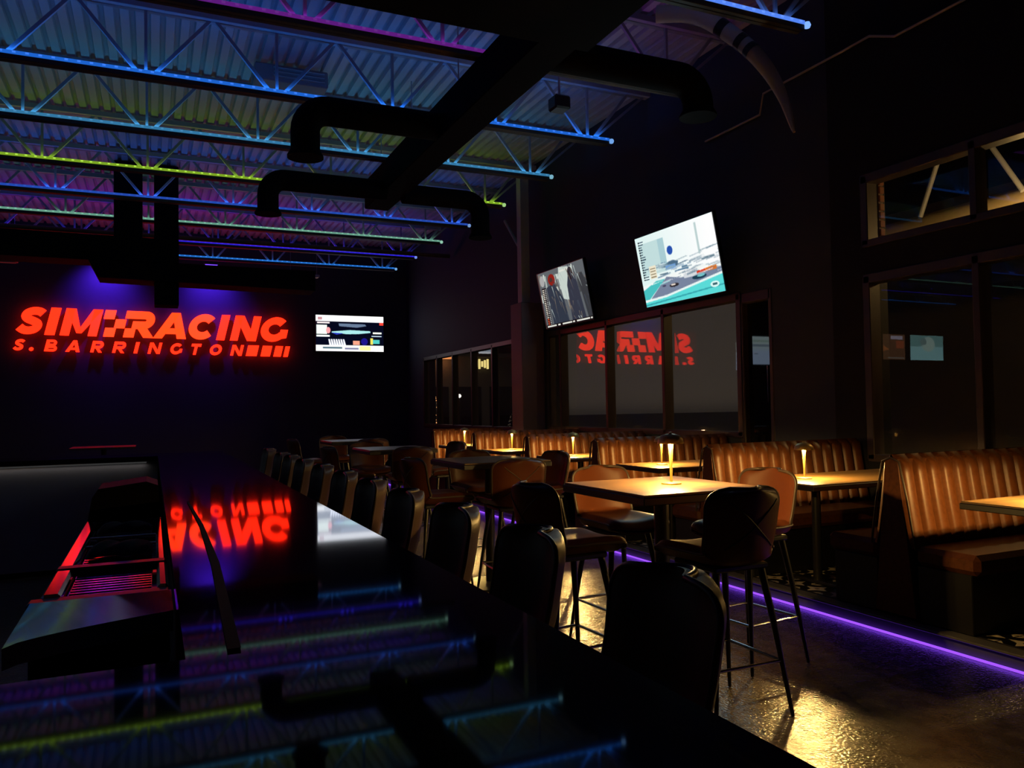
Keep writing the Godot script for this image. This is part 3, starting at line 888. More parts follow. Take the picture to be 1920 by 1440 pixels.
func letter(ch: String, w: float, h: float, t: float, depth: float) -> Mesh:
	var st := begin()
	var V := func(x: float, y: float) -> Vector2: return Vector2(x * w, y * h)
	var line := func(a: Vector2, b: Vector2, tt := t) -> void: ribbon(st, [a, b], tt, w, h, 0, 0, depth)
	var i := t / 2
	match ch:
		"I", "#": prism(st, [Vector2(0, 0), Vector2(0, h), Vector2(w, h), Vector2(w, 0)], 0, 0, depth)
		"M":
			prism(st, [Vector2(0, 0), Vector2(0, h), Vector2(t, h), Vector2(t, 0)], 0, 0, depth)
			prism(st, [Vector2(w - t, 0), Vector2(w - t, h), Vector2(w, h), Vector2(w, 0)], 0, 0, depth)
			prism(st, [Vector2(0, h), Vector2(t * 1.1, h), Vector2(w / 2 + t * 0.28, h * 0.1), Vector2(w / 2 - t * 0.28, h * 0.1)], 0, 0, depth)
			prism(st, [Vector2(w, h), Vector2(w - t * 1.1, h), Vector2(w / 2 - t * 0.28, h * 0.1), Vector2(w / 2 + t * 0.28, h * 0.1)], 0, 0, depth)
		"N":
			prism(st, [Vector2(0, 0), Vector2(0, h), Vector2(t, h), Vector2(t, 0)], 0, 0, depth)
			prism(st, [Vector2(w - t, 0), Vector2(w - t, h), Vector2(w, h), Vector2(w, 0)], 0, 0, depth)
			prism(st, [Vector2(0, h), Vector2(t * 1.15, h), Vector2(w, 0), Vector2(w - t * 1.15, 0)], 0, 0, depth)
		"A":
			prism(st, [Vector2(-w * 0.06, 0), Vector2(w * 0.34, h), Vector2(w * 0.34 + t * 1.1, h), Vector2(t * 1.1 - w * 0.06, 0)], 0, 0, depth)
			prism(st, [Vector2(w, 0), Vector2(w * 0.34 + t * 1.1, h), Vector2(w * 0.34 + t * 0.1, h), Vector2(w - t * 1.15, 0)], 0, 0, depth)
			prism(st, [Vector2(w * 0.2, h * 0.18), Vector2(w * 0.2, h * 0.18 + t * 0.75), Vector2(w * 0.8, h * 0.18 + t * 0.75), Vector2(w * 0.8, h * 0.18)], 0, 0, depth)
		"S":
			var p := []
			for q in [[0.93, 0.79], [0.76, 0.86], [0.50, 0.875], [0.26, 0.80], [0.20, 0.68], [0.32, 0.57], [0.55, 0.50], [0.76, 0.42], [0.82, 0.30], [0.72, 0.18], [0.48, 0.125], [0.24, 0.15], [0.04, 0.25]]: p.append(Vector2(i + q[0] * (w - t), i * 0.15 + q[1] * (h - i * 0.3)))
			ribbon(st, curve(p, 4), t * 0.93, w, h, 0, 0, depth)
		"C": ribbon(st, arc(w / 2, h / 2, w / 2 - i, h / 2 - i, 42, 318, 26), t, w, h, 0, 0, depth)
		"O": ribbon(st, arc(w / 2, h / 2, w / 2 - i, h / 2 - i, 0, 360, 30), t, w, h, 0, 0, depth)
		"G":
			ribbon(st, arc(w / 2, h / 2, w / 2 - i, h / 2 - i, 42, 325, 26), t, w, h, 0, 0, depth)
			prism(st, [Vector2(w - t, h * 0.12), Vector2(w - t, h * 0.5), Vector2(w, h * 0.5), Vector2(w, h * 0.16)], 0, 0, depth)
		"T":
			prism(st, [Vector2(0, h - t), Vector2(0, h), Vector2(w, h), Vector2(w, h - t)], 0, 0, depth)
			prism(st, [Vector2(w / 2 - i, 0), Vector2(w / 2 - i, h), Vector2(w / 2 + i, h), Vector2(w / 2 + i, 0)], 0, 0, depth)
		".": ribbon(st, arc(w / 2, w / 2, w * 0.25, w * 0.25, 0, 360, 14), w * 0.5, w, h, 0, 0, depth)
		"B":
			prism(st, [Vector2(0, 0), Vector2(0, h), Vector2(t, h), Vector2(t, 0)], 0, 0, depth)
			for q in [[0.0, 0.5, 0.97], [0.46, 1.0, 0.86]]:
				var cy: float = (q[0] + q[1]) / 2 * h
				var ry: float = (q[1] - q[0]) / 2 * h - i * 0.8
				var x1: float = w * q[2] - i - ry
				ribbon(st, [Vector2(i, cy + ry)] + arc(x1, cy, ry, ry, 90, -90, 12) + [Vector2(i, cy - ry)], t * 0.8, w, h, 0, 0, depth)
		"R":
			prism(st, [Vector2(0, 0), Vector2(0, h), Vector2(t, h), Vector2(t, 0)], 0, 0, depth)
			var ry := h * 0.33 - i
			ribbon(st, [Vector2(i, h - i)] + arc(w - i - ry, h - i - ry, ry, ry, 90, -90, 12) + [Vector2(i, h - i - 2 * ry)], t, w, h, 0, 0, depth)
			prism(st, [Vector2(w - t * 1.2, 0), Vector2(w * 0.45 - t * 0.4, h * 0.4), Vector2(w * 0.45 + t * 0.7, h * 0.4), Vector2(w, 0)], 0, 0, depth)
		"r":
			# the large R without a stem: bar, bowl and leg
			var ry2 := h * 0.335 - i
			ribbon(st, [Vector2(-w * 0.28, h - i)] + arc(w * 0.80 - i - ry2 * 0.6, h - i - ry2, ry2, ry2, 90, -90, 14) + [Vector2(w * 0.05, h - i - 2 * ry2)], t, w, h, 0, 0, depth)
			prism(st, [Vector2(w - t * 1.25, 0), Vector2(w * 0.25, h * 0.38), Vector2(w * 0.25 + t * 1.2, h * 0.38), Vector2(w, 0)], 0, 0, depth)
	return st.commit()

func build_sign() -> void:
	var s := thing("wall_sign", Vector3(0, 3.0, SIGN_Z + 0.06), "large red illuminated SIM RACING S. BARRINGTON letters on the far wall", "sign")
	s.rotation.z = -0.0115
	var red := glow(3.8, 0.050, 0.010)
	var orange := glow(3.8, 0.095, 0.012)
	var dep := 0.07
	var put := func(ch: String, xl: float, xr: float, yb: float, h: float, t: float, m: Material) -> void:
		var o := part("letter", letter(ch, xr - xl, h, t, dep), m, s, Vector3(xl, yb - 3.0, 0.0))
		o.set_meta("label", "red glowing letter %s" % ch.to_upper() if ch != "#" else "red glowing block")
	var T := 0.60
	var Y := 3.22
	for x in [-2.6, -1.0, 0.6, 2.2]: part("standoff", box(Vector3(0.02, 0.02, 0.06), 0.0, Vector3(x, 0.25, -0.03)), M.black_metal, s)
	for q in [["S", -2.75, -2.15], ["I", -2.14, -1.95], ["M", -1.85, -1.13]]: put.call(q[0], q[1], q[2], Y, T, 0.175, red)
	for q in [["r", -0.50, 0.03], ["A", 0.06, 0.72], ["C", 0.72, 1.33], ["I", 1.38, 1.565], ["N", 1.69, 2.28]]: put.call(q[0], q[1], q[2], Y, T, 0.172, orange if q[1] < 1.0 else red)
	put.call("G", 2.34, 2.97, Y, T, 0.17, red)
	for q in [[-0.99, 0.40], [-0.785, 0.20], [-1.0, 0.0], [-0.60, 0.0]]:
		var o := part("checker_square", letter("#", 0.215, 0.2, 0.2, dep), orange, s, Vector3(q[0], Y - 3.0 + q[1], 0))
		o.set_meta("label", "red glowing checker square")
	var b := 2.86
	for q in [["S", -2.75, -2.52], [".", -2.43, -2.35], ["B", -2.14, -1.90], ["A", -1.72, -1.46], ["R", -1.25, -1.02], ["R", -0.815, -0.57], ["I", -0.38, -0.305], ["N", -0.09, 0.165], ["G", 0.365, 0.62], ["T", 0.80, 1.01], ["O", 1.22, 1.48], ["N", 1.70, 1.955], ["#", 2.055, 2.30], ["#", 2.395, 2.61], ["#", 2.695, 2.865], ["#", 2.93, 3.03]]:
		put.call(q[0], q[1], q[2], b, 0.255, 0.062, red)
	area(s, Vector3(0.15, 0.37, 0.13), Vector3(0, PI, 0), Vector2(5.8, 1.0), linear(1.0, 0.013, 0.004), 0.12)

# ------------------------------------------------------------------ screens
func fill_poly(im: Image, pts: Array, c: Color) -> void:
	var w := im.get_width()
	var h := im.get_height()
	var y0 := 1e9
	var y1 := -1e9
	for p in pts:
		y0 = minf(y0, p[1] * h)
		y1 = maxf(y1, p[1] * h)
	for y in range(maxi(0, int(y0)), mini(h, int(y1) + 1)):
		var xs := []
		for i in pts.size():
			var a = pts[i]
			var b = pts[(i + 1) % pts.size()]
			var ay: float = a[1] * h
			var by: float = b[1] * h
			if (ay <= y + 0.5) != (by <= y + 0.5): xs.append(lerpf(a[0], b[0], (y + 0.5 - ay) / (by - ay)) * w)
		xs.sort()
		for k in range(0, xs.size() - 1, 2):
			for x in range(maxi(0, int(xs[k])), mini(w, int(xs[k + 1]) + 1)): im.set_pixel(x, y, c)

func fill_oval(im: Image, cx: float, cy: float, rx: float, ry: float, c: Color) -> void:
	var p := []
	for k in 20: p.append([cx + rx * cos(TAU * k / 20), cy + ry * sin(TAU * k / 20)])
	fill_poly(im, p, c)

func fill_box(im: Image, x0: float, y0: float, x1: float, y1: float, c: Color) -> void:
	fill_poly(im, [[x0, y0], [x1, y0], [x1, y1], [x0, y1]], c)

func soften(im: Image, steps := 2) -> void:
	for k in steps:
		var w := im.get_width()
		var h := im.get_height()
		im.resize(w / 2, h / 2, Image.INTERPOLATE_BILINEAR)
		im.resize(w, h, Image.INTERPOLATE_CUBIC)

func picture(kind: String) -> ImageTexture:
	var w := 384
	var h := 216
	var im := Image.create(w, h, false, Image.FORMAT_RGB8)
	var r := RandomNumberGenerator.new()
	r.seed = hash(kind)
	match kind:
		"race":
			for y in h:
				for x in w: im.set_pixel(x, y, Color(0.88, 0.96, 0.95).lerp(Color(1, 1, 1), clampf(x / float(w) * 1.2 - 0.1, 0, 1)))
			fill_box(im, 0.03, 0.1, 0.36, 0.56, Color(0.76, 0.87, 0.87))
			fill_box(im, 0.30, 0.10, 0.38, 0.5, Color(0.66, 0.80, 0.83))
			fill_box(im, 0.78, 0.05, 0.80, 0.46, Color(0.74, 0.82, 0.82))
			fill_oval(im, 0.44, 0.30, 0.035, 0.06, Color(0.15, 0.32, 0.68))
			for k in 26:
				var x := r.randf_range(0.2, 1.0)
				var y := r.randf_range(0.42, 0.62)
				fill_box(im, x, y, x + r.randf_range(0.04, 0.16), y + r.randf_range(0.008, 0.03), [Color(0.42, 0.52, 0.58), Color(0.70, 0.78, 0.82), Color(0.96, 0.98, 0.98), Color(0.35, 0.5, 0.62)][r.randi() % 4])
			fill_poly(im, [[0.28, 0.50], [0.44, 0.43], [0.52, 0.47], [0.5, 0.53]], Color(0.30, 0.42, 0.52))
			fill_box(im, 0.35, 0.49, 0.48, 0.55, Color(0.45, 0.62, 0.82))
			fill_poly(im, [[0.0, 0.70], [0.5, 0.60], [1.0, 0.62], [1.0, 0.75], [0.5, 0.72], [0.0, 0.82]], Color(0.95, 0.97, 0.96))
			fill_poly(im, [[0.0, 0.76], [0.20, 0.66], [0.32, 0.66], [0.06, 0.9], [0.0, 0.9]], Color(0.28, 0.76, 0.76))
			fill_poly(im, [[0.08, 0.90], [0.34, 0.64], [0.52, 0.70], [1.0, 0.68], [1.0, 0.76], [0.5, 0.86], [0.2, 0.92]], Color(0.47, 0.52, 0.62))
			fill_poly(im, [[0.0, 0.93], [0.3, 0.90], [1.0, 0.76], [1.0, 1.0], [0.0, 1.0]], Color(0.35, 0.86, 0.85))
			fill_poly(im, [[0.0, 0.90], [0.3, 0.885], [1.0, 0.745], [1.0, 0.775], [0.3, 0.915], [0.0, 0.935]], Color(0.92, 0.97, 0.96))
			fill_poly(im, [[0.0, 0.965], [1.0, 0.90], [1.0, 0.915], [0.0, 0.985]], Color(0.2, 0.62, 0.66))
			fill_poly(im, [[0.55, 0.60], [0.72, 0.62], [0.74, 0.72], [0.56, 0.72]], Color(0.84, 0.86, 0.88))
			fill_box(im, 0.72, 0.66, 0.82, 0.71, Color(0.85, 0.22, 0.14))
			fill_box(im, 0.82, 0.65, 0.95, 0.70, Color(0.92, 0.45, 0.12))
			fill_oval(im, 0.74, 0.745, 0.085, 0.03, Color(0.10, 0.24, 0.32))
			fill_oval(im, 0.76, 0.73, 0.05, 0.02, Color(0.45, 0.75, 0.78))
			fill_oval(im, 0.42, 0.775, 0.06, 0.024, Color(0.18, 0.16, 0.18))
			fill_oval(im, 0.41, 0.768, 0.035, 0.014, Color(0.9, 0.85, 0.8))
			fill_oval(im, 0.29, 0.755, 0.025, 0.012, Color(0.25, 0.25, 0.36))
			for k in 60:
				var x := r.randf_range(0.1, 1.0)
				var y := r.randf_range(0.40, 0.72)
				var c := im.get_pixel(clampi(int(x * w), 0, w - 1), clampi(int(y * h), 0, h - 1)).lerp([Color(1, 1, 1), Color(0.4, 0.5, 0.58)][r.randi() % 2], 0.5)
				fill_poly(im, [[x, y], [x + r.randf_range(0.05, 0.2), y - 0.02], [x + 0.15, y - 0.012], [x, y + 0.012]], c)
			soften(im, 2)
			fill_oval(im, 0.74, 0.745, 0.075, 0.024, Color(0.10, 0.24, 0.32))
			fill_oval(im, 0.76, 0.735, 0.045, 0.014, Color(0.45, 0.75, 0.78))
			fill_oval(im, 0.42, 0.775, 0.05, 0.018, Color(0.18, 0.16, 0.18))
			fill_oval(im, 0.41, 0.768, 0.03, 0.010, Color(0.9, 0.85, 0.8))
			for k in 16:
				fill_box(im, 0.035, 0.06 + k * 0.036, 0.05, 0.082 + k * 0.036, Color(0.12, 0.16, 0.2))
				fill_box(im, 0.055, 0.065 + k * 0.036, 0.07 + r.randf() * 0.05, 0.08 + k * 0.036, Color(0.25, 0.34, 0.4))
			fill_box(im, 0.13, 0.44, 0.22, 0.62, Color(0.93, 0.9, 0.8))
			for k in 4: fill_box(im, 0.14, 0.47 + k * 0.04, 0.21, 0.485 + k * 0.04, Color(0.6, 0.55, 0.45))
			fill_oval(im, 0.90, 0.885, 0.05, 0.04, Color(0.85, 0.97, 0.96))
			fill_box(im, 0.875, 0.87, 0.925, 0.90, Color(0.25, 0.42, 0.46))
		"garage":
			im.fill(Color(0.42, 0.45, 0.47))
			for k in 40:
				var x := r.randf()
				var y := r.randf() * 0.6
				fill_box(im, x, y, x + r.randf_range(0.01, 0.05), y + r.randf_range(0.05, 0.3), [Color(0.75, 0.80, 0.78), Color(0.3, 0.32, 0.33), Color(0.9, 0.94, 0.9), Color(0.55, 0.5, 0.46)][r.randi() % 4])
			fill_poly(im, [[0.5, 0.0], [0.78, 0.05], [0.7, 0.35], [0.62, 0.6], [0.5, 0.55], [0.46, 0.2]], Color(0.88, 0.93, 0.90))
			fill_box(im, 0.5, 0.06, 0.72, 0.09, Color(1, 1, 0.95))
			fill_poly(im, [[0.18, 0.28], [0.34, 0.24], [0.5, 0.55], [0.54, 1.0], [0.2, 1.0]], Color(0.20, 0.25, 0.31))
			fill_oval(im, 0.31, 0.17, 0.075, 0.10, Color(0.62, 0.14, 0.10))
			fill_oval(im, 0.30, 0.17, 0.03, 0.04, Color(0.32, 0.22, 0.2))
			fill_poly(im, [[0.62, 0.34], [0.68, 0.14], [0.76, 0.14], [0.82, 0.34], [0.88, 0.95], [0.60, 0.95]], Color(0.22, 0.25, 0.31))
			fill_oval(im, 0.715, 0.16, 0.05, 0.11, Color(0.16, 0.14, 0.17))
			fill_poly(im, [[0.86, 0.35], [0.88, 0.2], [0.94, 0.2], [1.0, 0.4], [1.0, 1.0], [0.93, 1.0]], Color(0.24, 0.26, 0.28))
			for k in 50:
				var x := r.randf_range(0.15, 1.0)
				var y := r.randf_range(0.0, 0.9)
				fill_poly(im, [[x, y], [x + 0.012, y], [x + r.randf_range(0.0, 0.07), y + r.randf_range(0.05, 0.3)]], [Color(0.8, 0.86, 0.84), Color(0.28, 0.32, 0.38), Color(0.5, 0.46, 0.42)][r.randi() % 3])
			soften(im, 2)
			fill_box(im, 0.0, 0.0, 0.025, 1.0, Color(0.3, 0.2, 0.2))
			fill_box(im, 0.06, 0.28, 0.155, 0.98, Color(0.06, 0.06, 0.08))
			fill_oval(im, 0.10, 0.15, 0.05, 0.10, Color(0.75, 0.75, 0.75))
			for k in 20:
				fill_box(im, 0.07, 0.30 + k * 0.033, 0.105, 0.318 + k * 0.033, Color(1, 0.97, 0.9) if k < 16 else Color(0.95, 0.4, 0.25))
				fill_box(im, 0.125, 0.30 + k * 0.033, 0.145, 0.318 + k * 0.033, Color(0.9, 0.92, 0.92))
			fill_box(im, 0.02, 0.94, 1.0, 1.0, Color(0.05, 0.05, 0.06))
			for q in [[0.04, 0.24], [0.28, 0.33], [0.38, 0.58], [0.6, 0.64], [0.68, 0.94], [0.96, 0.99]]: fill_box(im, q[0], 0.955, q[1], 0.98, Color(1, 1, 0.96))
		"studio":
			im.fill(Color(0.02, 0.03, 0.10))
			fill_box(im, 0, 0, 1, 0.17, Color(1, 1, 1))
			fill_box(im, 0, 0.83, 1, 1, Color(0.97, 0.97, 0.95))
			fill_box(im, 0.01, 0.27, 0.16, 0.53, Color(0.9, 0.95, 0.9))
			fill_oval(im, 0.18, 0.42, 0.03, 0.09, Color(0.95, 0.6, 0.62))
			fill_box(im, 0.01, 0.55, 0.2, 0.60, Color(0.95, 1, 0.95))
			fill_box(im, 0.02, 0.19, 0.2, 0.23, Color(1, 0.9, 0.9))
			fill_poly(im, [[0.33, 0.22], [0.72, 0.23], [0.74, 0.28], [0.60, 0.33], [0.34, 0.30]], Color(0.38, 0.45, 0.55))
			fill_poly(im, [[0.23, 0.45], [0.5, 0.40], [0.80, 0.42], [0.8, 0.47], [0.62, 0.51], [0.45, 0.52], [0.23, 0.48]], Color(0.62, 0.85, 0.85))
			fill_poly(im, [[0.22, 0.48], [0.4, 0.50], [0.3, 0.54]], Color(0.15, 0.2, 0.7))
			for k in 7: fill_poly(im, [[0.18 + k * 0.035, 0.66], [0.20 + k * 0.035, 0.66], [0.225 + k * 0.035, 0.83], [0.195 + k * 0.035, 0.83]], Color(0.92, 0.94, 1))
			fill_box(im, 0.54, 0.70, 0.64, 0.82, Color(0.9, 0.6, 0.5))
			fill_oval(im, 0.71, 0.72, 0.05, 0.1, Color(0.10, 0.08, 0.5))
			fill_box(im, 0.80, 0.62, 0.84, 0.80, Color(0.9, 0.85, 0.35))
			fill_box(im, 0.84, 0.66, 0.94, 0.78, Color(0.3, 0.75, 0.72))
			fill_box(im, 0.84, 0.45, 0.97, 0.50, Color(0.95, 1, 0.9))
			fill_box(im, 0.82, 0.55, 0.97, 0.58, Color(0.8, 0.9, 0.95))
			fill_box(im, 0.94, 0.17, 1.0, 0.25, Color(0.9, 0.25, 0.2))
			soften(im, 1)
			fill_box(im, 0.03, 0.05, 0.09, 0.13, Color(0.75, 0.55, 0.58))
			fill_box(im, 0.1, 0.88, 0.38, 0.93, Color(0.35, 0.45, 0.5))
			fill_box(im, 0.42, 0.90, 0.62, 0.95, Color(0.5, 0.5, 0.62))
			fill_box(im, 0.64, 0.85, 0.8, 0.97, Color(0.95, 0.92, 0.6))
		"road":
			for y in h:
				for x in w: im.set_pixel(x, y, Color(0.72, 0.80, 0.76).lerp(Color(0.66, 0.74, 0.88), smoothstep(0.3, 0.6, y / float(h))))
			fill_box(im, 0, 0.12, 1, 0.20, Color(0.55, 0.66, 0.5))
			fill_box(im, 0, 0.28, 1, 0.36, Color(0.30, 0.35, 0.38))
			fill_oval(im, 0.4, 0.62, 0.05, 0.02, Color(0.25, 0.3, 0.4))
			soften(im, 2)
		"cockpit":
			im.fill(Color(0.03, 0.03, 0.04))
			fill_box(im, 0.05, 0.05, 0.4, 0.2, Color(0.8, 0.82, 0.95))
			fill_box(im, 0.02, 0.25, 0.25, 0.55, Color(0.65, 0.22, 0.10))
			fill_poly(im, [[0.45, 0.6], [0.9, 0.15], [1.0, 0.6], [0.8, 0.75]], Color(0.75, 0.4, 0.16))
			fill_box(im, 0.02, 0.9, 0.5, 0.96, Color(0.4, 0.5, 0.5))
			soften(im, 2)
		"pit":
			im.fill(Color(0.35, 0.48, 0.46))
			fill_box(im, 0, 0.45, 1, 1.0, Color(0.62, 0.82, 0.84))
			fill_oval(im, 0.45, 0.35, 0.2, 0.3, Color(0.78, 0.82, 0.75))
			fill_oval(im, 0.6, 0.25, 0.1, 0.14, Color(0.4, 0.3, 0.26))
			soften(im, 2)
	return ImageTexture.create_from_image(im)

func screen(kind: String, at: Vector3, size: Vector2, turn: float, tilt: float, bright: float, light: Color, energy: float, label: String) -> void:
	# local +z is the way the screen looks
	var t := thing("wall_television", at, label, "television", "", turn)
	t.rotation_order = EULER_ORDER_YXZ
	t.rotation.x = tilt
	var casing := part("tv_casing", box(Vector3(size.x + 0.03, size.y + 0.03, 0.05), 0.008, Vector3(0, 0, -0.03)), M.black_plastic, t)
	part("tv_bracket", box(Vector3(0.4, 0.3, 0.12), 0.01, Vector3(0, 0.0, -0.11)), M.black_metal, t)
	var m := paint(Color(0.01, 0.01, 0.01), 0.5, 0.0, 0.2)
	m.emission_enabled = true
	m.emission = Color(0, 0, 0)
	m.emission_texture = picture(kind)
	m.emission_energy_multiplier = bright
	var q := QuadMesh.new()
	q.size = size
	part("tv_screen", q, m, casing)
	area(t, Vector3(0, 0, 0.015), Vector3(0, PI, 0), size, light, energy)

func build_screens() -> void:
	var tilt := deg_to_rad(11)
	screen("race", Vector3(5.82, 3.21, -7.88), Vector2(1.56, 0.90), -PI / 2, tilt, 1.0, Color(0.75, 0.95, 1.0), 1.0, "large bright wall television showing racing cars on a teal-edged track")
	screen("garage", Vector3(5.82, 3.21, -10.80), Vector2(1.52, 0.90), -PI / 2, tilt, 0.75, Color(0.8, 0.9, 1.0), 0.2, "wall television showing people in dark clothes in a garage")
	screen("studio", Vector3(4.57, 3.43, SIGN_Z + 0.14), Vector2(1.72, 0.90), 0.0, 0.0, 1.25, Color(0.85, 0.9, 1.0), 0.4, "wall television with white top and bottom bars right of the red sign")
	screen("road", Vector3(-5.2, 3.21, SIGN_Z + 0.14), Vector2(1.72, 0.90), 0.0, 0.0, 1.6, Color(0.8, 0.9, 1.0), 0.4, "wall television showing a grey-blue road left of the red sign")
	screen("cockpit", Vector3(-11.3, 3.5, SIGN_Z + 0.14), Vector2(1.72, 0.90), 0.0, 0.0, 1.6, Color(1.0, 0.7, 0.5), 0.2, "wall television with dark picture and orange patches far left of the sign")
	screen("pit", Vector3(-13.3, 3.5, SIGN_Z + 0.14), Vector2(1.72, 0.90), 0.0, 0.0, 1.8, Color(0.7, 1.0, 1.0), 0.4, "wall television with pale teal picture in the far left corner")

# ------------------------------------------------------------------ lamps
var lamp_proto: Node3D

func table_lamp(at: Vector3, label: String, energy: float) -> void:
	var t := thing("table_lamp", at, label, "lamp", "brass mushroom table lamps")
	part("lamp_base", lathe([Vector2(0, 0), Vector2(0.055, 0), Vector2(0.055, 0.006), Vector2(0.05, 0.009), Vector2(0.012, 0.012), Vector2(0, 0.012)], 28), M.brass, t)
	part("lamp_stem", lathe([Vector2(0.007, 0.01), Vector2(0.008, 0.10), Vector2(0.015, 0.232)], 16), M.stem, t)
	var shade := part("lamp_shade", lathe([Vector2(0.069, 0.220), Vector2(0.072, 0.220), Vector2(0.072, 0.226), Vector2(0.067, 0.246), Vector2(0.050, 0.264), Vector2(0.024, 0.273), Vector2(0.010, 0.275), Vector2(0.008, 0.283), Vector2(0, 0.284)], 28), M.brass, t)
	part("lamp_diffuser", lathe([Vector2(0.015, 0.232), Vector2(0.068, 0.232), Vector2(0.068, 0.235)], 24), M.bulb, shade)
	for k in 3:
		var a := TAU * k / 3.0 + 0.5
		omni(t, Vector3(0.024 * cos(a), 0.2265, 0.024 * sin(a)), linear(1.0, 0.58, 0.16), energy / 3.0, 0.006)

# ------------------------------------------------------------------ booths
const BENCH_Z := [-3.63, -5.48, -7.37, -9.06, -10.87, -12.73]

func channel_mesh() -> Mesh:
	# one padded upright channel of a booth back; x across, front towards +z, leaning back
	var rows := []
	var w := 0.123
	for j in 11:
		var v := j / 10.0
		var y := lerpf(0.56, 1.145, v)
		var lean := 0.16 - 0.10 * pow(v, 0.8)
		var top := 1.0 if v < 0.9 else sqrt(maxf(0.0, 1.0 - pow((v - 0.9) / 0.1, 2.0)))
		var line := []
		for i in 9:
			var u := i / 8.0 * 2 - 1
			line.append(Vector3(u * w / 2, y, lean - 0.03 + 0.042 * sqrt(maxf(0.0, 1 - u * u)) * (0.35 + 0.65 * top) - (1.0 - top) * 0.03))
		rows.append(line)
	var st := begin()
	add_grid(st, rows)
	return st.commit()

func build_booths() -> void:
	var ch := channel_mesh()
	var x0 := 4.32
	var words := ["nearest the camera at the right edge", "second from the camera", "third from the camera", "fourth from the camera", "fifth from the camera", "farthest from the camera"]
	for b in BENCH_Z.size():
		var len := WALL_X - x0 - (0.03 if b < 5 else 0.50)
		var count := 14 if b < 5 else 10
		var B := thing("booth_bench", Vector3(x0, 0.109, BENCH_Z[b]), "double booth bench in channel-tufted cognac leather, %s" % words[b], "booth bench", "booth benches along the window wall")
		var y := -0.109
		var st := begin()
		var a := [Vector3(0, 0.02, 0.15), Vector3(0, 1.115 + y, 0.045), Vector3(0, 1.115 + y, -0.045), Vector3(0, 0.02, -0.15)]
		var X := Vector3(len, 0, 0)
		var inner := Vector3(len / 2, 0.5, 0)
		for i in 4: flat_quad(st, a[i], a[(i + 1) % 4], a[(i + 1) % 4] + X, a[i] + X, inner)
		flat_quad(st, a[0], a[1], a[2], a[3], inner)
		flat_quad(st, a[0] + X, a[1] + X, a[2] + X, a[3] + X, inner)
		part("back_core", st.commit(), M.leather, B)
		for s in 2:
			for k in count:
				part("back_channel", ch, M.leather, B, Vector3((k + 0.5) * len / count, y, 0), Vector3(0, PI * s, 0))
			var d := 1.0 if s == 0 else -1.0
			part("seat_cushion", box(Vector3(len - 0.02, 0.12, 0.42), 0.03, Vector3(len / 2, 0.41, d * 0.35)), M.leather, B)
			part("seat_base", box(Vector3(len - 0.05, 0.35, 0.36), 0.005, Vector3(len / 2, 0.175, d * 0.33)), M.black_plastic, B)  # base coloured black to stand in for shade under seat and table
		part("end_piping", tube([Vector3(-0.005, 0.45, 0.165), Vector3(-0.005, 0.75, 0.115), Vector3(-0.005, 0.99, 0.062), Vector3(-0.005, 1.015, 0.0), Vector3(-0.005, 0.99, -0.062), Vector3(-0.005, 0.75, -0.115), Vector3(-0.005, 0.45, -0.165)], 0.008, 6), M.piping, B)
	var tz := [-2.72, -4.57, -6.43, -8.22, -9.97, -11.8]
	var tw := ["at the right edge of the picture", "second booth from the camera", "third booth from the camera", "fourth booth from the camera", "fifth booth from the camera", "farthest booth"]
	for k in tz.size():
		var T := thing("booth_table", Vector3(4.22, 0.109, tz[k]), "oblong wooden booth table with dark edge, %s" % tw[k], "table", "booth tables")
		var L := 1.82 if k < 5 else 1.36
		part("table_top", box(Vector3(L - 0.012, 0.012, 0.738), 0.003, Vector3(L / 2, 0.790, 0)), M.wood, T)
		part("table_edge", box(Vector3(L, 0.036, 0.75), 0.004, Vector3(L / 2, 0.768, 0)), M.edge, T)
		for x in [0.4, L - 0.37]:
			part("pedestal", tube([Vector3(x, 0.02, 0), Vector3(x, 0.755, 0)], 0.035, 12), M.black_metal, T)
			part("foot_plate", box(Vector3(0.07, 0.025, 0.5), 0.006, Vector3(x, 0.015, 0)), M.black_metal, T)
		table_lamp(Vector3(4.54, 0.906, tz[k] - 0.03 if k else tz[k]), "lit brass mushroom lamp on the booth table, %s" % tw[k], 2.6)

# ------------------------------------------------------------------ stools and high tables
var stool_cache := {}

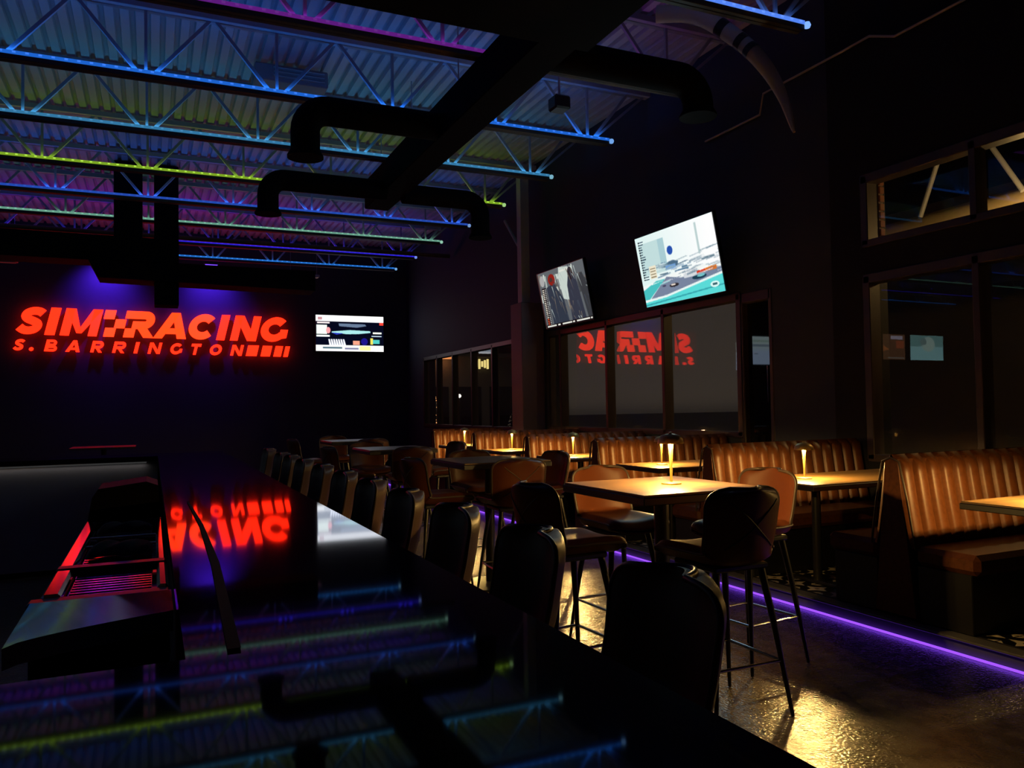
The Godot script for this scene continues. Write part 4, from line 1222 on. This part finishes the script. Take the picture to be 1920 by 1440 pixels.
func stool_meshes() -> Dictionary:
	if stool_cache: return stool_cache
	# seat and back as one padded shell; the sitter looks along +z
	var prof := curve([Vector2(0.235, 0.715), Vector2(0.215, 0.745), Vector2(0.06, 0.752), Vector2(-0.12, 0.755), Vector2(-0.195, 0.795), Vector2(-0.225, 0.88), Vector2(-0.245, 1.0), Vector2(-0.262, 1.09)], 8)
	var n := prof.size()
	var front := []
	var back := []
	for j in n:
		var v := j / float(n - 1)
		var p: Vector2 = prof[j]
		var hw := 0.225 - 0.02 * sin(v * PI)
		if v > 0.84: hw *= pow(maxf(0.0, 1 - pow((v - 0.84) / 0.166, 2.6)), 0.42)
		if v < 0.14: hw *= 0.80 + 0.20 * sqrt(1 - pow(1 - v / 0.14, 2.0))
		var isback := smoothstep(0.42, 0.62, v)
		var d: Vector2 = (prof[mini(j + 1, n - 1)] - prof[maxi(j - 1, 0)]).normalized()
		var nn := Vector2(d.y, -d.x)   # towards the sitter: up on the seat, forward on the back
		if nn.y < 0 and v < 0.5: nn = -nn
		if nn.x < 0 and v >= 0.5: nn = -nn
		var lf := []
		var lb := []
		for i in 13:
			var u := i / 12.0 * 2 - 1
			var wrap := u * u * (0.075 * isback + 0.0)
			var lift := u * u * 0.03 * (1 - isback)
			var thick := lerpf(0.082, 0.052, isback) * sqrt(maxf(0.0, 1 - pow(absf(u), 5.0))) + 0.008
			var c := Vector3(u * hw, p.y + lift, p.x + wrap)
			lf.append(c + Vector3(0, nn.y, nn.x) * thick * 0.5)
			lb.append(c - Vector3(0, nn.y, nn.x) * thick * 0.5)
		front.append(lf)
		back.append(lb)
	var st := begin()
	add_grid(st, front, true)
	add_grid(st, back, false)
	var rim := []
	for j in n: rim.append((front[j][0] + back[j][0]) / 2)
	for i in range(1, 13): rim.append((front[n - 1][i] + back[n - 1][i]) / 2)
	for j in range(n - 2, -1, -1): rim.append((front[j][12] + back[j][12]) / 2)
	for i in range(11, -1, -1): rim.append((front[0][i] + back[0][i]) / 2)
	# rim strip closes the shell
	var close := func(a: Array, b: Array) -> void:
		for i in a.size() - 1:
			flat_quad(st, a[i], a[i + 1], b[i + 1], b[i], Vector3(0, 0.85, -0.1))
	var fl := []; var bl := []; var fr := []; var br := []
	for j in n:
		fl.append(front[j][0]); bl.append(back[j][0]); fr.append(front[j][12]); br.append(back[j][12])
	close.call(fl, bl); close.call(fr, br); close.call(front[n - 1], back[n - 1]); close.call(front[0], back[0])
	stool_cache.shell = st.commit()
	stool_cache.piping = tube(rim, 0.009, 6, false)
	# crossed stitching on the outer back
	var stitch := begin()
	for s in [-1, 1]:
		var pts := []
		for k in 9:
			var f := k / 8.0
			var j := int(lerpf(n * 0.62, n * 0.9, f))
			var i := clampi(int(6 + s * lerpf(-4.0, 4.0, f)), 0, 12)
			pts.append(back[j][i] + Vector3(0, 0, -0.001))
		add_tube(stitch, pts, 0.004, 5, false)
	stool_cache.stitch = stitch.commit()
	stool_cache.leg = tube([Vector3(0.13, 0.72, 0.13), Vector3(0.17, 0.45, 0.17), Vector3(0.225, 0.004, 0.225)], [0.019, 0.016, 0.009], 8)
	stool_cache.under = box(Vector3(0.32, 0.03, 0.32), 0.008, Vector3(0, 0.71, 0))
	stool_cache.foot = tube([Vector3(-0.192, 0.26, 0.192), Vector3(0.192, 0.26, 0.192)], 0.008, 8)
	return stool_cache

func stool(at: Vector3, turn: float, label: String, group: String, leather: Material, stitched: bool) -> void:
	var S := stool_meshes()
	var t := thing("bar_stool", at, label, "bar stool", group, turn)
	var shell := part("seat_shell", S.shell, leather, t)
	part("piping", S.piping, M.piping, shell)
	if stitched: part("stitching", S.stitch, M.piping, shell)
	part("under_frame", S.under, M.black_metal, t)
	for k in 4:
		part("leg", S.leg, M.black_metal, t, Vector3.ZERO, Vector3(0, PI / 2 * k, 0))
		part("footrest_bar", S.foot, M.chrome, t, Vector3.ZERO, Vector3(0, PI / 2 * k, 0))

func build_high_tables() -> void:
	var where := [[2.52, -3.6, "nearest the camera"], [2.6, -6.2, "second from the camera"], [2.5, -8.75, "third from the camera"], [2.65, -11.45, "fourth from the camera"]]
	for k in 4:
		var q: Array = where[k]
		var c := Vector3(q[0], 0, q[1])
		var T := thing("high_table", c, "square wooden high table on a black pedestal, %s" % q[2], "table", "high tables")
		part("table_top", box(Vector3(0.756, 0.012, 0.806), 0.003, Vector3(0, 1.045, 0)), M.wood, T)
		part("table_edge", box(Vector3(0.77, 0.04, 0.82), 0.004, Vector3(0, 1.02, 0)), M.edge, T)
		part("pedestal", tube([Vector3(0, 0.02, 0), Vector3(0, 1.0, 0)], 0.04, 14), M.black_metal, T)
		part("base_plate", lathe([Vector2(0, 0.0), Vector2(0.28, 0.0), Vector2(0.28, 0.012), Vector2(0.06, 0.03), Vector2(0, 0.03)], 28), M.black_metal, T)
	table_lamp(Vector3(2.59, 1.0515, -3.6), "lit brass mushroom lamp on the nearest high table", 2.4)
	var near := ["first", "second", "third", "fourth"]
	# side, x, z, turn for each table
	var seats := [
		[["left", 1.99, -3.72, PI / 2 + 0.08], ["camera", 2.53, -3.13, PI], ["far", 2.66, -4.28, 0.05], ["right", 3.16, -3.66, -PI / 2 + 0.1]],
		[["left", 2.1, -6.15, PI / 2 + 0.1], ["camera", 2.56, -5.66, PI - 0.08], ["far", 2.7, -6.72, 0.05], ["right", 3.06, -6.2, -PI / 2 + 0.1]],
		[["left", 1.95, -8.7, PI / 2 + 0.1], ["camera", 2.5, -8.15, PI - 0.1], ["far", 2.4, -9.4, 0.05], ["right", 3.1, -8.8, -PI / 2 + 0.15]],
		[["left", 2.0, -11.4, PI / 2 + 0.1], ["camera", 2.77, -10.85, PI - 0.1], ["far", 2.55, -12.1, 0.05]]]
	for k in 4:
		for q in seats[k]:
			stool(Vector3(q[1], 0, q[2]), q[3], "cognac leather bar stool on the %s side of the %s high table from the camera" % [q[0], near[k]], "stools at the high tables", M.stool_leather, true)

func build_bar_stools() -> void:
	var zs := [-1.56, -2.30, -3.0, -3.7, -4.37, -5.05, -5.78, -6.55, -7.2, -7.75, -8.7]
	var words := ["nearest the camera", "second from the camera", "third from the camera", "fourth from the camera", "fifth from the camera", "sixth from the camera", "seventh from the camera", "eighth from the camera", "ninth from the camera", "tenth from the camera", "last at the far end"]
	for k in zs.size():
		stool(Vector3(0.91, 0, zs[k]), -PI / 2, "dark brown leather bar stool drawn up to the black bar, %s" % words[k], "stools along the bar", M.bar_leather, false)

func build_back_area() -> void:
	# tables and a partition in the dark beyond the bar
	var c := Vector3(-0.72, 0, -14.6)
	var T := thing("high_table", c, "dark high table beyond the bar under the branching duct", "table", "high tables")
	part("table_top", box(Vector3(0.95, 0.03, 0.8), 0.004, Vector3(0, 0.94, 0)), paint(linear(0.05, 0.04, 0.04), 0.34), T)
	part("pedestal", tube([Vector3(0, 0.02, 0), Vector3(0, 0.925, 0)], 0.04, 12), M.black_metal, T)
	part("base_plate", lathe([Vector2(0, 0.0), Vector2(0.28, 0.0), Vector2(0.28, 0.012), Vector2(0, 0.03)], 24), M.black_metal, T)
